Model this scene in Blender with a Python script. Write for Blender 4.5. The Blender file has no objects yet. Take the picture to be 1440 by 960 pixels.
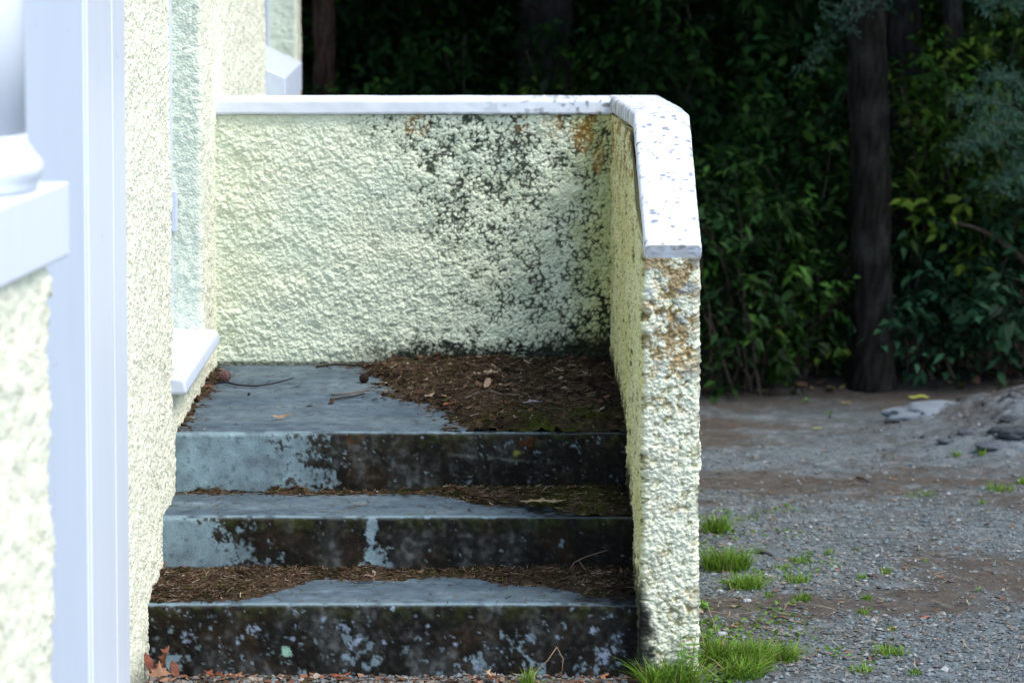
import bpy, bmesh, math, random
import numpy as np
from mathutils import Vector, Matrix
random.seed(7); rng = np.random.default_rng(7)
S = bpy.context.scene
# ------------------------------------------------------------------ camera
F = 3630.0; TILT = math.radians(3.5); EYE = 1.9
cam = bpy.data.cameras.new('camera'); co = bpy.data.objects.new('camera', cam)
S.collection.objects.link(co); S.camera = co
cam.sensor_width = 36; cam.lens = F/1440*36
cam.shift_x = 30/1440; cam.shift_y = -381/1440
cam.clip_start = 0.05; cam.clip_end = 1500
co.location = (0, 0, EYE); co.rotation_euler = (math.radians(90)-TILT, 0, 0)
cam.dof.use_dof = True; cam.dof.focus_distance = 6.9; cam.dof.aperture_fstop = 4.2
# ------------------------------------------------------------------ light
W = bpy.data.worlds.new('World'); S.world = W; W.use_nodes = True
sky = W.node_tree.nodes.new('ShaderNodeTexSky'); sky.sky_type = 'NISHITA'; sky.sun_disc = False
SUN_EL, SUN_AZ = math.radians(56), math.radians(120)      # azimuth clockwise from +Y (the view direction)
sky.sun_elevation = SUN_EL; sky.sun_rotation = SUN_AZ
sky.air_density = 1.0; sky.dust_density = 1.2; sky.ozone_density = 1.0
bg = W.node_tree.nodes['Background']; bg.inputs[1].default_value = 0.15
W.node_tree.links.new(sky.outputs[0], bg.inputs[0])
sl = bpy.data.lights.new('sun', 'SUN'); sl.energy = 1.45; sl.angle = math.radians(24); sl.color = (1, .965, .89)
so = bpy.data.objects.new('sun', sl); S.collection.objects.link(so)
sd = Vector((math.sin(SUN_AZ)*math.cos(SUN_EL), math.cos(SUN_AZ)*math.cos(SUN_EL), math.sin(SUN_EL)))
so.rotation_euler = sd.to_track_quat('Z', 'Y').to_euler(); so.location = sd*20
S.view_settings.view_transform = 'Standard'; S.view_settings.look = 'None'
S.view_settings.exposure = 1.2; S.view_settings.gamma = 1
# ------------------------------------------------------------------ helpers
def at(px, py, Y):
    u = (px-690)/F; v = (99-py)/F
    k = Y/(math.cos(TILT)+v*math.sin(TILT))
    return Vector((u*k, Y, EYE+(-math.sin(TILT)+v*math.cos(TILT))*k))
def ground_at(px, py):                         # where a sight line meets the ground
    Ys = np.arange(6.0, 14, .008); v = (99-py)/F; k = Ys/(math.cos(TILT)+v*math.sin(TILT))
    X = (px-690)/F*k; Z = EYE+(-math.sin(TILT)+v*math.cos(TILT))*k; g = ground_z(X, Ys); i = int(np.argmax(Z <= g))
    return Vector((float(X[i]), float(Ys[i]), float(g[i])))
def plane_at(px, py, z, Y0=6.3, Y1=8.1):
    Y = Y0
    while Y < Y1:
        p = at(px, py, Y)
        if p.z <= z: return Vector((p.x, p.y, z))
        Y += .004
    return at(px, py, Y1)
def _h(i, j, k, s):
    n = i.astype(np.uint32)*np.uint32(374761393); n += j.astype(np.uint32)*np.uint32(668265263); n += k.astype(np.uint32)*np.uint32(2147483629); n += np.uint32((s*1274126177) & 0xffffffff)
    n ^= n >> np.uint32(13); n *= np.uint32(1274126177); n ^= n >> np.uint32(15); n *= np.uint32(2246822519); n ^= n >> np.uint32(16)
    return (n & np.uint32(0xffffff)).astype(np.float32)*np.float32(1/0x1000000)
def vnoise(P, s=0):
    P = np.asarray(P, np.float32); i = np.floor(P); f = P-i; u = f*f*(3-2*f); i = i.astype(np.int32); r = 0
    for a in (0, 1):
        for b in (0, 1):
            for c in (0, 1):
                w = (u[:, 0] if a else 1-u[:, 0])*(u[:, 1] if b else 1-u[:, 1])*(u[:, 2] if c else 1-u[:, 2])
                r = r + w*_h(i[:, 0]+a, i[:, 1]+b, i[:, 2]+c, s)
    return r
def fbm(P, o=4, s=0):
    r = 0; a = .5; t = 0
    for k in range(o):
        r = r + a*vnoise(P*(2**k)+k*17.3, s+k); t += a; a *= .5
    return r/t
def worley(P, s=0):
    i = np.floor(P).astype(np.int32)
    P = np.asarray(P, np.float32); F1 = np.full(len(P), 9., np.float32); F2 = F1.copy(); cid = np.zeros(len(P), np.float32)
    for a in (-1, 0, 1):
        for b in (-1, 0, 1):
            for c in (-1, 0, 1):
                x, y, z = i[:, 0]+a, i[:, 1]+b, i[:, 2]+c
                h1 = _h(x, y, z, s); dx = x+h1-P[:, 0]; h2 = (h1*9173.3) % 1.; dy = y+h2-P[:, 1]; dz = z+(h2*7919.7) % 1.-P[:, 2]
                d = dx*dx+dy*dy+dz*dz; nw = d < F1
                F2 = np.where(nw, F1, np.minimum(F2, d)); cid = np.where(nw, (h1*3571.1) % 1., cid); F1 = np.where(nw, d, F1)
    return np.sqrt(F1), np.sqrt(F2), cid
def sst(a, b, x):
    t = np.clip((x-a)/(b-a), 0, 1); return t*t*(3-2*t)
def lerp(a, b, t):
    t = np.asarray(t)
    if t.ndim == 1: t = t[:, None]
    return np.asarray(a)*(1-t)+np.asarray(b)*t
def tag(o, label=None, cat=None, group=None, kind=None):
    if label: o['label'] = label
    if cat: o['category'] = cat
    if group: o['group'] = group
    if kind: o['kind'] = kind
    return o
def empty(name, loc, label, cat, group=None):
    o = bpy.data.objects.new(name, None); S.collection.objects.link(o); o.location = loc; o.empty_display_size = .1
    return tag(o, label, cat, group)
def link(name, me, parent=None):
    o = bpy.data.objects.new(name, me); S.collection.objects.link(o)
    if parent:
        o.parent = parent; o.location = -parent.location if not parent.parent else (0, 0, 0)
    return o
def mk(name, V, polys, mat, parent=None, col=None, smooth=True, origin=None):
    """one mesh object from numpy arrays; polys: list of (n,k) index arrays"""
    V = np.asarray(V, dtype=np.float64)
    if not isinstance(polys, (list, tuple)): polys = [polys]
    polys = [np.asarray(p, dtype=np.int32) for p in polys if len(p)]
    if origin is not None: V = V-np.asarray(origin)
    me = bpy.data.meshes.new(name)
    me.vertices.add(len(V)); me.vertices.foreach_set('co', V.astype(np.float32).ravel())
    nl = sum(p.size for p in polys); npo = sum(len(p) for p in polys)
    me.loops.add(nl); me.polygons.add(npo)
    me.loops.foreach_set('vertex_index', np.concatenate([p.ravel() for p in polys]))
    tot = np.concatenate([np.full(len(p), p.shape[1], dtype=np.int32) for p in polys])
    me.polygons.foreach_set('loop_start', np.concatenate([[0], np.cumsum(tot)[:-1]]).astype(np.int32))
    me.polygons.foreach_set('use_smooth', np.full(npo, smooth, dtype=bool))
    me.update(calc_edges=True); me.validate()
    if col is not None:
        a = me.color_attributes.new('col', 'FLOAT_COLOR', 'POINT')
        c = np.ones((len(V), 4), dtype=np.float32); c[:, :3] = np.clip(col, 0, 1); a.data.foreach_set('color', c.ravel())
    me.materials.append(mat)
    o = link(name, me, parent)
    if origin is not None and not parent: o.location = origin
    return o
def gridq(n, m, wrap=False):
    """quads of a grid with n rows and m columns"""
    r = np.arange(n-1)[:, None]; c = np.arange(m if wrap else m-1)[None, :]; c2 = (c+1) % m
    return np.stack([r*m+c, r*m+c2, (r+1)*m+c2, (r+1)*m+c], -1).reshape(-1, 4)
# ------------------------------------------------------------------ materials
def new_mat(name):
    m = bpy.data.materials.new(name); m.use_nodes = True
    return m, m.node_tree.nodes, m.node_tree.links, m.node_tree.nodes['Principled BSDF']
def painted(name, rough=.85, nscale=120, namp=.25, bump=.3, bdist=.002, spec=.3, bscale=None, detail=5):
    """colour from the mesh's own pigment attribute, broken up by fine grain"""
    m, N, L, B = new_mat(name)
    at_ = N.new('ShaderNodeAttribute'); at_.attribute_name = 'col'
    tc = N.new('ShaderNodeTexCoord')
    nz = N.new('ShaderNodeTexNoise'); nz.inputs['Scale'].default_value = nscale; nz.inputs['Detail'].default_value = detail
    L.new(tc.outputs['Object'], nz.inputs['Vector'])
    mr = N.new('ShaderNodeMapRange'); mr.inputs[1].default_value = .25; mr.inputs[2].default_value = .75
    mr.inputs[3].default_value = 1-namp; mr.inputs[4].default_value = 1+namp; L.new(nz.outputs[0], mr.inputs[0])
    mx = N.new('ShaderNodeVectorMath'); mx.operation = 'SCALE'
    L.new(at_.outputs['Color'], mx.inputs[0]); L.new(mr.outputs[0], mx.inputs['Scale'])
    L.new(mx.outputs[0], B.inputs['Base Color'])
    B.inputs['Roughness'].default_value = rough; B.inputs['Specular IOR Level'].default_value = spec
    if bump:
        n2 = N.new('ShaderNodeTexNoise'); n2.inputs['Scale'].default_value = bscale or nscale*1.7; n2.inputs['Detail'].default_value = 4
        L.new(tc.outputs['Object'], n2.inputs['Vector'])
        bp = N.new('ShaderNodeBump'); bp.inputs['Strength'].default_value = bump; bp.inputs['Distance'].default_value = bdist
        L.new(n2.outputs[0], bp.inputs['Height']); L.new(bp.outputs[0], B.inputs['Normal'])
    return m
def plain(name, c, rough=.5, spec=.4, nscale=30, namp=.06, bump=.08, stretch=(1, 1, 1), bdist=.002):
    m, N, L, B = new_mat(name)
    tc = N.new('ShaderNodeTexCoord'); mp = N.new('ShaderNodeMapping'); mp.inputs['Scale'].default_value = stretch
    L.new(tc.outputs['Object'], mp.inputs[0])
    nz = N.new('ShaderNodeTexNoise'); nz.inputs['Scale'].default_value = nscale; nz.inputs['Detail'].default_value = 6
    L.new(mp.outputs[0], nz.inputs['Vector'])
    cr = N.new('ShaderNodeValToRGB'); e = cr.color_ramp.elements
    e[0].position = .3; e[1].position = .7
    e[0].color = (*[x*(1-namp) for x in c], 1); e[1].color = (*[min(1, x*(1+namp)) for x in c], 1)
    L.new(nz.outputs[0], cr.inputs[0]); L.new(cr.outputs[0], B.inputs['Base Color'])
    B.inputs['Roughness'].default_value = rough; B.inputs['Specular IOR Level'].default_value = spec
    if bump:
        bp = N.new('ShaderNodeBump'); bp.inputs['Strength'].default_value = bump; bp.inputs['Distance'].default_value = bdist
        L.new(nz.outputs[0], bp.inputs['Height']); L.new(bp.outputs[0], B.inputs['Normal'])
    return m
def leafmat(name, trans=.3, rough=.45):
    m, N, L, B = new_mat(name)
    at_ = N.new('ShaderNodeAttribute'); at_.attribute_name = 'col'
    L.new(at_.outputs['Color'], B.inputs['Base Color']); B.inputs['Roughness'].default_value = rough
    B.inputs['Specular IOR Level'].default_value = .16
    t = N.new('ShaderNodeBsdfTranslucent'); L.new(at_.outputs['Color'], t.inputs[0])
    mx = N.new('ShaderNodeMixShader'); mx.inputs[0].default_value = trans
    out = N['Material Output']; L.new(B.outputs[0], mx.inputs[1]); L.new(t.outputs[0], mx.inputs[2]); L.new(mx.outputs[0], out.inputs[0])
    return m
M_stucco = painted('roughcast', .9, 260, .12, .7, .003, .25, bscale=210)
M_coping = painted('coping_paint', .6, 300, .05, .15, .001, .4)
M_conc = painted('weathered_concrete', .95, 190, .22, .45, .0015, .06)
M_ground = painted('gravelly_soil', .95, 75, .35, .8, .006, .08, bscale=110)
M_stone = painted('gravel_stone', .85, 150, .2, .2, .001, .15)
M_litter = painted('leaf_litter', .95, 160, .35, .5, .003, .05)
M_dry = painted('dry_plant_matter', .85, 200, .2, .1, .001, .10)
M_bark = painted('bark', .95, 60, .35, .8, .008, .06)
M_leaf = leafmat('foliage_leaf', .3, .6); M_grass = leafmat('grass_blade', .35, .5); M_dleaf = leafmat('dry_leaf', .15, .7)
M_white = plain('white_gloss_paint', (.66, .70, .76), .4, .5, 9, .03, .18, (4, 4, .2), .002)
M_white2 = plain('aged_shaded_white_paint', (.58, .635, .73), .5, .4, 18, .05, .2, (3, 3, 1.2))  # chipped old paint; shade on the sills is toned into its darker, bluer base
def chip(m, sc, amt, c):
    N = m.node_tree.nodes; L = m.node_tree.links; B = N['Principled BSDF']; tc = [x for x in N if x.type == 'TEX_COORD'][0]; cr = [x for x in N if x.type == 'VALTORGB'][0]
    n = N.new('ShaderNodeTexNoise'); n.inputs['Scale'].default_value = sc; n.inputs['Detail'].default_value = 8; n.inputs['Roughness'].default_value = .62; L.new(tc.outputs['Object'], n.inputs['Vector'])
    r = N.new('ShaderNodeMapRange'); r.inputs[1].default_value = .66; r.inputs[2].default_value = .72; r.inputs[4].default_value = amt; L.new(n.outputs[0], r.inputs[0])
    x = N.new('ShaderNodeMix'); x.data_type = 'RGBA'; x.inputs['B'].default_value = (*c, 1) if False else (c[0], c[1], c[2], 1); L.new(cr.outputs[0], x.inputs['A']); L.new(r.outputs[0], x.inputs['Factor']); L.new(x.outputs['Result'], B.inputs['Base Color'])
chip(M_white, 16, .45, (.42, .42, .42)); chip(M_white2, 22, .6, (.30, .30, .28))
M_dark = plain('dark_interior', (.03, .035, .04), .8)
M_metal = plain('galvanised_steel', (.5, .52, .55), .35, .6); M_metal.node_tree.nodes['Principled BSDF'].inputs['Metallic'].default_value = .8
M_glass, N_, L_, B_ = new_mat('window_glass'); B_.inputs['Base Color'].default_value = (.03, .04, .05, 1); B_.inputs['Roughness'].default_value = .04; B_.inputs['Specular IOR Level'].default_value = .9
# ------------------------------------------------------------------ solid builders
def prism(name, pts, mat, parent=None, bevel=.004, seg=2):
    """8 corner points (bottom 4 then top 4, same winding) as one bevelled block"""
    bm = bmesh.new(); vs = [bm.verts.new(p) for p in pts]
    for f in ((3, 2, 1, 0), (4, 5, 6, 7), (0, 1, 5, 4), (1, 2, 6, 5), (2, 3, 7, 6), (3, 0, 4, 7)): bm.faces.new([vs[i] for i in f])
    bmesh.ops.recalc_face_normals(bm, faces=bm.faces)
    if bevel: bmesh.ops.bevel(bm, geom=bm.edges[:], offset=bevel, segments=seg, affect='EDGES', profile=.5)
    me = bpy.data.meshes.new(name); bm.to_mesh(me); bm.free(); me.materials.append(mat)
    for p in me.polygons: p.use_smooth = True
    o = link(name, me, parent)
    md = o.modifiers.new('wn', 'WEIGHTED_NORMAL'); md.keep_sharp = False
    return o
def box(name, x0, x1, y0, y1, z0, z1, mat, parent=None, bevel=.004):
    return prism(name, [(x0, y0, z0), (x1, y0, z0), (x1, y1, z0), (x0, y1, z0), (x0, y0, z1), (x1, y0, z1), (x1, y1, z1), (x0, y1, z1)], mat, parent, bevel)
def lathe(name, prof, c, mat, parent=None, n=48):
    a = np.linspace(0, 2*math.pi, n, endpoint=False)
    V = np.concatenate([np.stack([c[0]+r*np.cos(a), c[1]+r*np.sin(a), np.full(n, c[2]+z)], -1) for r, z in prof])
    Q = gridq(len(prof), n, True)
    caps = [np.arange(n)[None, ::-1], (np.arange(n)+(len(prof)-1)*n)[None]]
    return mk(name, V, [Q]+caps, mat, parent)
def tube_arr(pts, rad, sides=6, rough=0.):
    pts = np.asarray(pts, float); n = len(pts); rad = np.broadcast_to(rad, n)
    T = np.gradient(pts, axis=0); T /= np.linalg.norm(T, axis=1)[:, None]+1e-9
    ref = np.array([0, 0, 1.]) if abs(T[0][2]) < .8 else np.array([1., 0, 0])
    A = np.cross(T, ref); A /= np.linalg.norm(A, axis=1)[:, None]+1e-9; B = np.cross(T, A)
    a = np.linspace(0, 2*math.pi, sides, endpoint=False)
    R = rad[:, None]*(1+rough*(rng.random((n, sides))-.5))
    V = pts[:, None, :]+R[..., None]*(np.cos(a)[None, :, None]*A[:, None, :]+np.sin(a)[None, :, None]*B[:, None, :])
    return V.reshape(-1, 3), gridq(n, sides, True), [np.arange(sides)[None, ::-1], (np.arange(sides)+(n-1)*sides)[None]]
def tubes(name, list_, mat, color, parent=None, sides=6, rough=.15, origin=None, cvar=.2):
    Vs = []; Qs = []; Cs = []; o = 0
    for pts, rad in list_:
        V, Q, cap = tube_arr(pts, rad, sides, rough)
        Vs.append(V); Qs.append(Q+o); Cs += [c+o for c in cap]; o += len(V)
    V = np.concatenate(Vs); col = np.asarray(color)[None]*(1-cvar+2*cvar*vnoise(V*60))[:, None]
    return mk(name, V, [np.concatenate(Qs), np.concatenate(Cs)], mat, parent, col, True, origin)
def curve(p0, p1, bend=(0, 0, 0), n=8, jit=0.):
    p0 = np.asarray(p0, float); p1 = np.asarray(p1, float); t = np.linspace(0, 1, n)[:, None]
    P = p0*(1-t)+p1*t+np.asarray(bend)*(4*t*(1-t))
    P[1:-1] += (rng.random((n-2, 3))-.5)*jit
    return P
# ------------------------------------------------------------------ roughcast plaster
def add_grit(m, scale, dist):
    N = m.node_tree.nodes; L = m.node_tree.links; B = N['Principled BSDF']; tc = [x for x in N if x.type == 'TEX_COORD'][0]; prev = [x for x in N if x.type == 'BUMP'][0]
    v = N.new('ShaderNodeTexVoronoi'); v.inputs['Scale'].default_value = scale; v.feature = 'SMOOTH_F1'; L.new(tc.outputs['Object'], v.inputs['Vector'])
    b = N.new('ShaderNodeBump'); b.invert = True; b.inputs['Strength'].default_value = .9; b.inputs['Distance'].default_value = dist
    L.new(v.outputs['Distance'], b.inputs['Height']); L.new(prev.outputs[0], b.inputs['Normal']); L.new(b.outputs[0], B.inputs['Normal'])
add_grit(M_stucco, 150, .004)
CREAM = np.array((.79, .79, .62)); MINT = np.array((.70, .76, .60)); YEL = np.array((.60, .57, .26))
ALGAE = np.array((.026, .032, .022)); OCHRE = np.array((.40, .22, .05))
def cast(P, cell=.017, amp=.006, seed=3):
    w = np.stack([fbm(P/.03+s, 2, seed+s) for s in (11, 23, 37)], -1)-.5
    Q = P/cell+w*1.3
    F1, F2, cid = worley(Q, seed); g = F2-F1
    lump = np.clip(1-F1*F1*1.1, 0, 1)*(.35+.9*cid)
    f1, f2, c2 = worley(P/(cell*.48)+w*2, seed+7)
    fine = np.clip(1-f1*f1*1.2, 0, 1)
    big = fbm(P/.045, 3, seed+40)-.5
    rough = sst(.35, .65, fbm(P/.09, 2, seed+60))
    lump = np.sqrt(np.clip(lump, 0, 2)); grit = fbm(P/.006, 2, seed+77)-.5
    d = amp*((.55+.75*rough)*lump+.55*fine*(.3+1.1*c2)+1.0*big+.25*grit)
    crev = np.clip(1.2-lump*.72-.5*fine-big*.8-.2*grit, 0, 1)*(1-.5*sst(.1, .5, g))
    return d, crev
def ring_wall(name, loop, top, bot, zs, mat, parent, colfn, cell=.017, amp=.006, r=.006, topfn=None):
    """closed footprint loop [(x,y,spacing)...] (spacing of the side that starts there) raised as one plastered solid"""
    pts = []
    n = len(loop)
    for i in range(n):
        a = np.array(loop[i][:2]); b = np.array(loop[(i+1) % n][:2]); L = np.linalg.norm(b-a)
        k = max(2, int(round((L-2*r)/loop[i][2])))
        for t in np.linspace(r/L, 1-r/L, k): pts.append(a*(1-t)+b*t)
    pts = np.array(pts); m = len(pts)
    nx = np.roll(pts, -1, 0)-np.roll(pts, 1, 0); N = np.stack([nx[:, 1], -nx[:, 0]], -1); N /= np.linalg.norm(N, axis=1)[:, None]
    zs = np.asarray(zs)
    tz = top if not callable(top) else top(pts[:, 0], pts[:, 1]); tz = np.broadcast_to(tz, m)
    Z = bot+(tz[None, :]-bot)*zs[:, None]
    V = np.concatenate([np.broadcast_to(pts[None], (len(zs), m, 2)), Z[..., None]], -1).reshape(-1, 3)
    NN = np.broadcast_to(np.concatenate([N, np.zeros((m, 1))], -1)[None], (len(zs), m, 3)).reshape(-1, 3)
    d, crev = cast(V, cell, amp)
    col = colfn(V, crev, NN)
    V2 = V+NN*d[:, None]+np.array([0, 0, 1])*(d*0)[:, None]
    return mk(name, V2, [gridq(len(zs), m, True), (np.arange(m)+(len(zs)-1)*m)[None]], mat, parent, col)
def zs_dense(h0, h1, dense_to, step):
    a = np.arange(h0, dense_to, step); b = np.arange(dense_to, h1, .08)
    return (np.concatenate([a, b, [h1]])-h0)/(h1-h0)
def blotch(X, Z, spots, wob):
    m = np.zeros(len(X))
    for (x, z, rx, rz) in spots:
        d = np.sqrt(((X-x)/rx)**2+((Z-z)/rz)**2)+wob
        m = np.maximum(m, 1-sst(.6, 1.15, d))
    return m
def col_house(V, crev, N):
    n = fbm(V*9, 3, 60)
    c = lerp(CREAM, CREAM*.93, n)
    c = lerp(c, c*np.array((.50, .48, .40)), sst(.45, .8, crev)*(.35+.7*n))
    f1, f2, c3 = worley(V/.011+n[:, None], 44); c = lerp(c, np.array((.30, .26, .20)), (1-sst(.16, .30, f1))*(c3 > .62)*.7)
    fr = sst(.3, .8, -N[:, 1])*(V[:, 1] > 7); c = lerp(c, np.array((.68, .76, .62))*(.94+.10*n)[:, None]*(1-.12*sst(.5, .8, crev))[:, None], fr*.85)
    low = 1-sst(.0, .12, V[:, 2]-.02)
    c = lerp(c, np.array((.20, .22, .17)), low*sst(.35, .7, n+crev*.3)*.8)
    return c
house = empty('house', (-1.6, 8.6, 0), 'pale cream roughcast house wall with white trim running along the left of the steps', 'house')
XW = -.868
H2 = 3.0
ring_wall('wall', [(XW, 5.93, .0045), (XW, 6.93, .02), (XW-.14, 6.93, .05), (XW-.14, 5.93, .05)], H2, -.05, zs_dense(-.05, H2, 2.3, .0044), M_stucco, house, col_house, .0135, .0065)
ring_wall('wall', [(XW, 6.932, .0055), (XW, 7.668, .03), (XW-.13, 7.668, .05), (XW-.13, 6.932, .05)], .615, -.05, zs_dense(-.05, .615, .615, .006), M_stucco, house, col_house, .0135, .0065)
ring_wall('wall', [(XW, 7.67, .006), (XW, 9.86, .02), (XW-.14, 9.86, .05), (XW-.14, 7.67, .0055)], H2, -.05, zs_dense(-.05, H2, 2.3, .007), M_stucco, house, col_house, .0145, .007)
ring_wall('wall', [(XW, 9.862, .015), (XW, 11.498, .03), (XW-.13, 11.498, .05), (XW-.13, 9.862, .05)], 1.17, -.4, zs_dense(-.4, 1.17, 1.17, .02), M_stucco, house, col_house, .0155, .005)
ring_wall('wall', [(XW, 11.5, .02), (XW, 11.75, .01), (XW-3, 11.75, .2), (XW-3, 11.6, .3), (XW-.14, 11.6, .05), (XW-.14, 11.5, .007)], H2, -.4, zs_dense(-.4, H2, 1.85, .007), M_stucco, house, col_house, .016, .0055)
for (a, b) in ((6.932, 7.668), (9.862, 11.498)):
    ring_wall('lintel', [(XW, a, .03), (XW, b, .03), (XW-.13, b, .1), (XW-.13, a, .03)], H2, 2.35, zs_dense(2.35, H2, 2.4, .03), M_stucco, house, col_house)
# doorway beside the landing: sill, frame, glazed leaf, keeper plate
prism('door_sill', [(-1.10, 6.935, .585), (-.818, 6.90, .60), (-.812, 7.70, .605), (-1.10, 7.665, .585), (-1.10, 6.935, .675), (-.825, 6.90, .645), (-.818, 7.70, .648), (-1.10, 7.665, .675)], M_white2, house, .012, 3)
f = box('door_frame', -1.02, -.947, 7.60, 7.667, .66, 2.349, M_white2, house)
k = box('keeper_plate', -.9465, -.932, 7.612, 7.655, .955, 1.075, M_white2, f, .002)
k.location = (0, 0, 0)
box('door_frame', -1.02, -.965, 6.935, 7.0, .66, 2.349, M_white2, house)
box('door_frame', -1.02, -.965, 7.002, 7.598, 2.28, 2.349, M_white2, house)
box('door_leaf', -1.01, -.975, 7.003, 7.10, .678, 2.278, M_white2, house); box('door_leaf', -1.01, -.975, 7.50, 7.597, .678, 2.278, M_white2, house)
box('door_rail', -1.01, -.975, 7.102, 7.498, .678, .85, M_white2, house); box('door_rail', -1.01, -.975, 7.102, 7.498, 2.18, 2.278, M_white2, house)
box('door_pane', -.996, -.990, 7.1, 7.5, .85, 2.18, M_glass, house, 0)
# window farther along
prism('window_sill', [(-1.10, 9.87, 1.13), (-.785, 9.865, 1.14), (-.806, 11.0, 1.14), (-1.10, 11.0, 1.13), (-1.10, 9.87, 1.40), (-.785, 9.865, 1.268), (-.806, 11.0, 1.262), (-1.10, 11.0, 1.40)], M_white2, house, .005)
box('window_frame', -1.04, -.985, 9.87, 9.93, 1.345, 2.349, M_white2, house); box('window_frame', -1.04, -.985, 11.43, 11.495, 1.2, 2.349, M_white2, house)
box('window_frame', -1.04, -.985, 9.932, 11.428, 2.28, 2.349, M_white2, house); box('window_frame', -1.035, -.99, 10.66, 10.71, 1.35, 2.278, M_white2, house)
box('window_pane', -1.015, -1.010, 9.93, 11.43, 1.34, 2.29, M_glass, house, 0)
# corner trim: flat board facing the camera, moulded board round the corner
box('corner_board', -1.9, -.848, 5.375, 5.40, -.05, H2, M_white, house, .005)
cb = box('corner_board', -.872, -.8445, 5.402, 5.955, -.05, H2, M_white, house, .006)
for i, (y0, y1, dx) in enumerate(((5.745, 5.750, .0016),)):
    m_ = box('moulding', -.85, -.8445+dx, y0, y1, -.045, H2-.01, M_white, cb, .002); m_.location = (0, 0, 0)
box('dark_interior_box', -4.0, -1.025, 5.41, 11.59, -.4, 2.98, M_dark, house, 0)  # solid near-black box; darkness of the unlit rooms is put into its colour
box('front_wall', -4.0, -1.9, 5.375, 5.409, -.05, H2, M_white2, house, 0)
# ------------------------------------------------------------------ porch wall, cap and column (near left)
porch = empty('porch_wall', (-.9, 3.2, 0), 'low roughcast porch wall with thick white capping, nearest the camera at the left edge', 'wall')
def pl(y, off=0): return -.724-(4.15-y)*.117+off      # the outer face runs slightly off the line of the house
ring_wall('wall', [(pl(1.0), 1.0, .009), (pl(4.15), 4.15, .02), (pl(4.15)-.26, 4.15, .05), (pl(1.0)-.26, 1.0, .05)], 1.34, -.05, zs_dense(-.05, 1.34, 1.34, .009), M_stucco, porch, col_house, .018, .010)
prism('cap', [(pl(1.0)-.3, .98, 1.339), (pl(1.0)+.03, .98, 1.339), (pl(4.2)+.03, 4.2, 1.339), (pl(4.2)-.3, 4.2, 1.339), (pl(1.0)-.3, .98, 1.462), (pl(1.0)+.03, .98, 1.462), (pl(4.2)+.03, 4.2, 1.462), (pl(4.2)-.3, 4.2, 1.462)], M_white, porch, .006, 3)
colm = empty('porch_column', (-.835, 4.05, 1.462), 'round white column with moulded base standing on the white porch wall capping', 'column')
R0 = .101
lathe('base', [(.118, .002), (.120, .012), (.122, .017), (.128, .026), (.130, .036), (.128, .046), (.121, .054), (.115, .061), (.112, .068), (R0+.005, .075), (R0+.002, .090)], (-.835, 4.05, 1.462), M_white, colm)
lathe('shaft', [(R0+.001, .088), (R0, .3), (R0-.001, 1.0), (R0-.008, 2.0)], (-.835, 4.05, 1.462), M_white, colm)
lathe('capital', [(R0-.007, 2.0), (R0+.01, 2.01), (R0+.01, 2.03), (R0, 2.04), (R0+.02, 2.07), (R0+.04, 2.10), (R0+.04, 2.14)], (-.835, 4.05, 1.462), M_white, colm)
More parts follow.
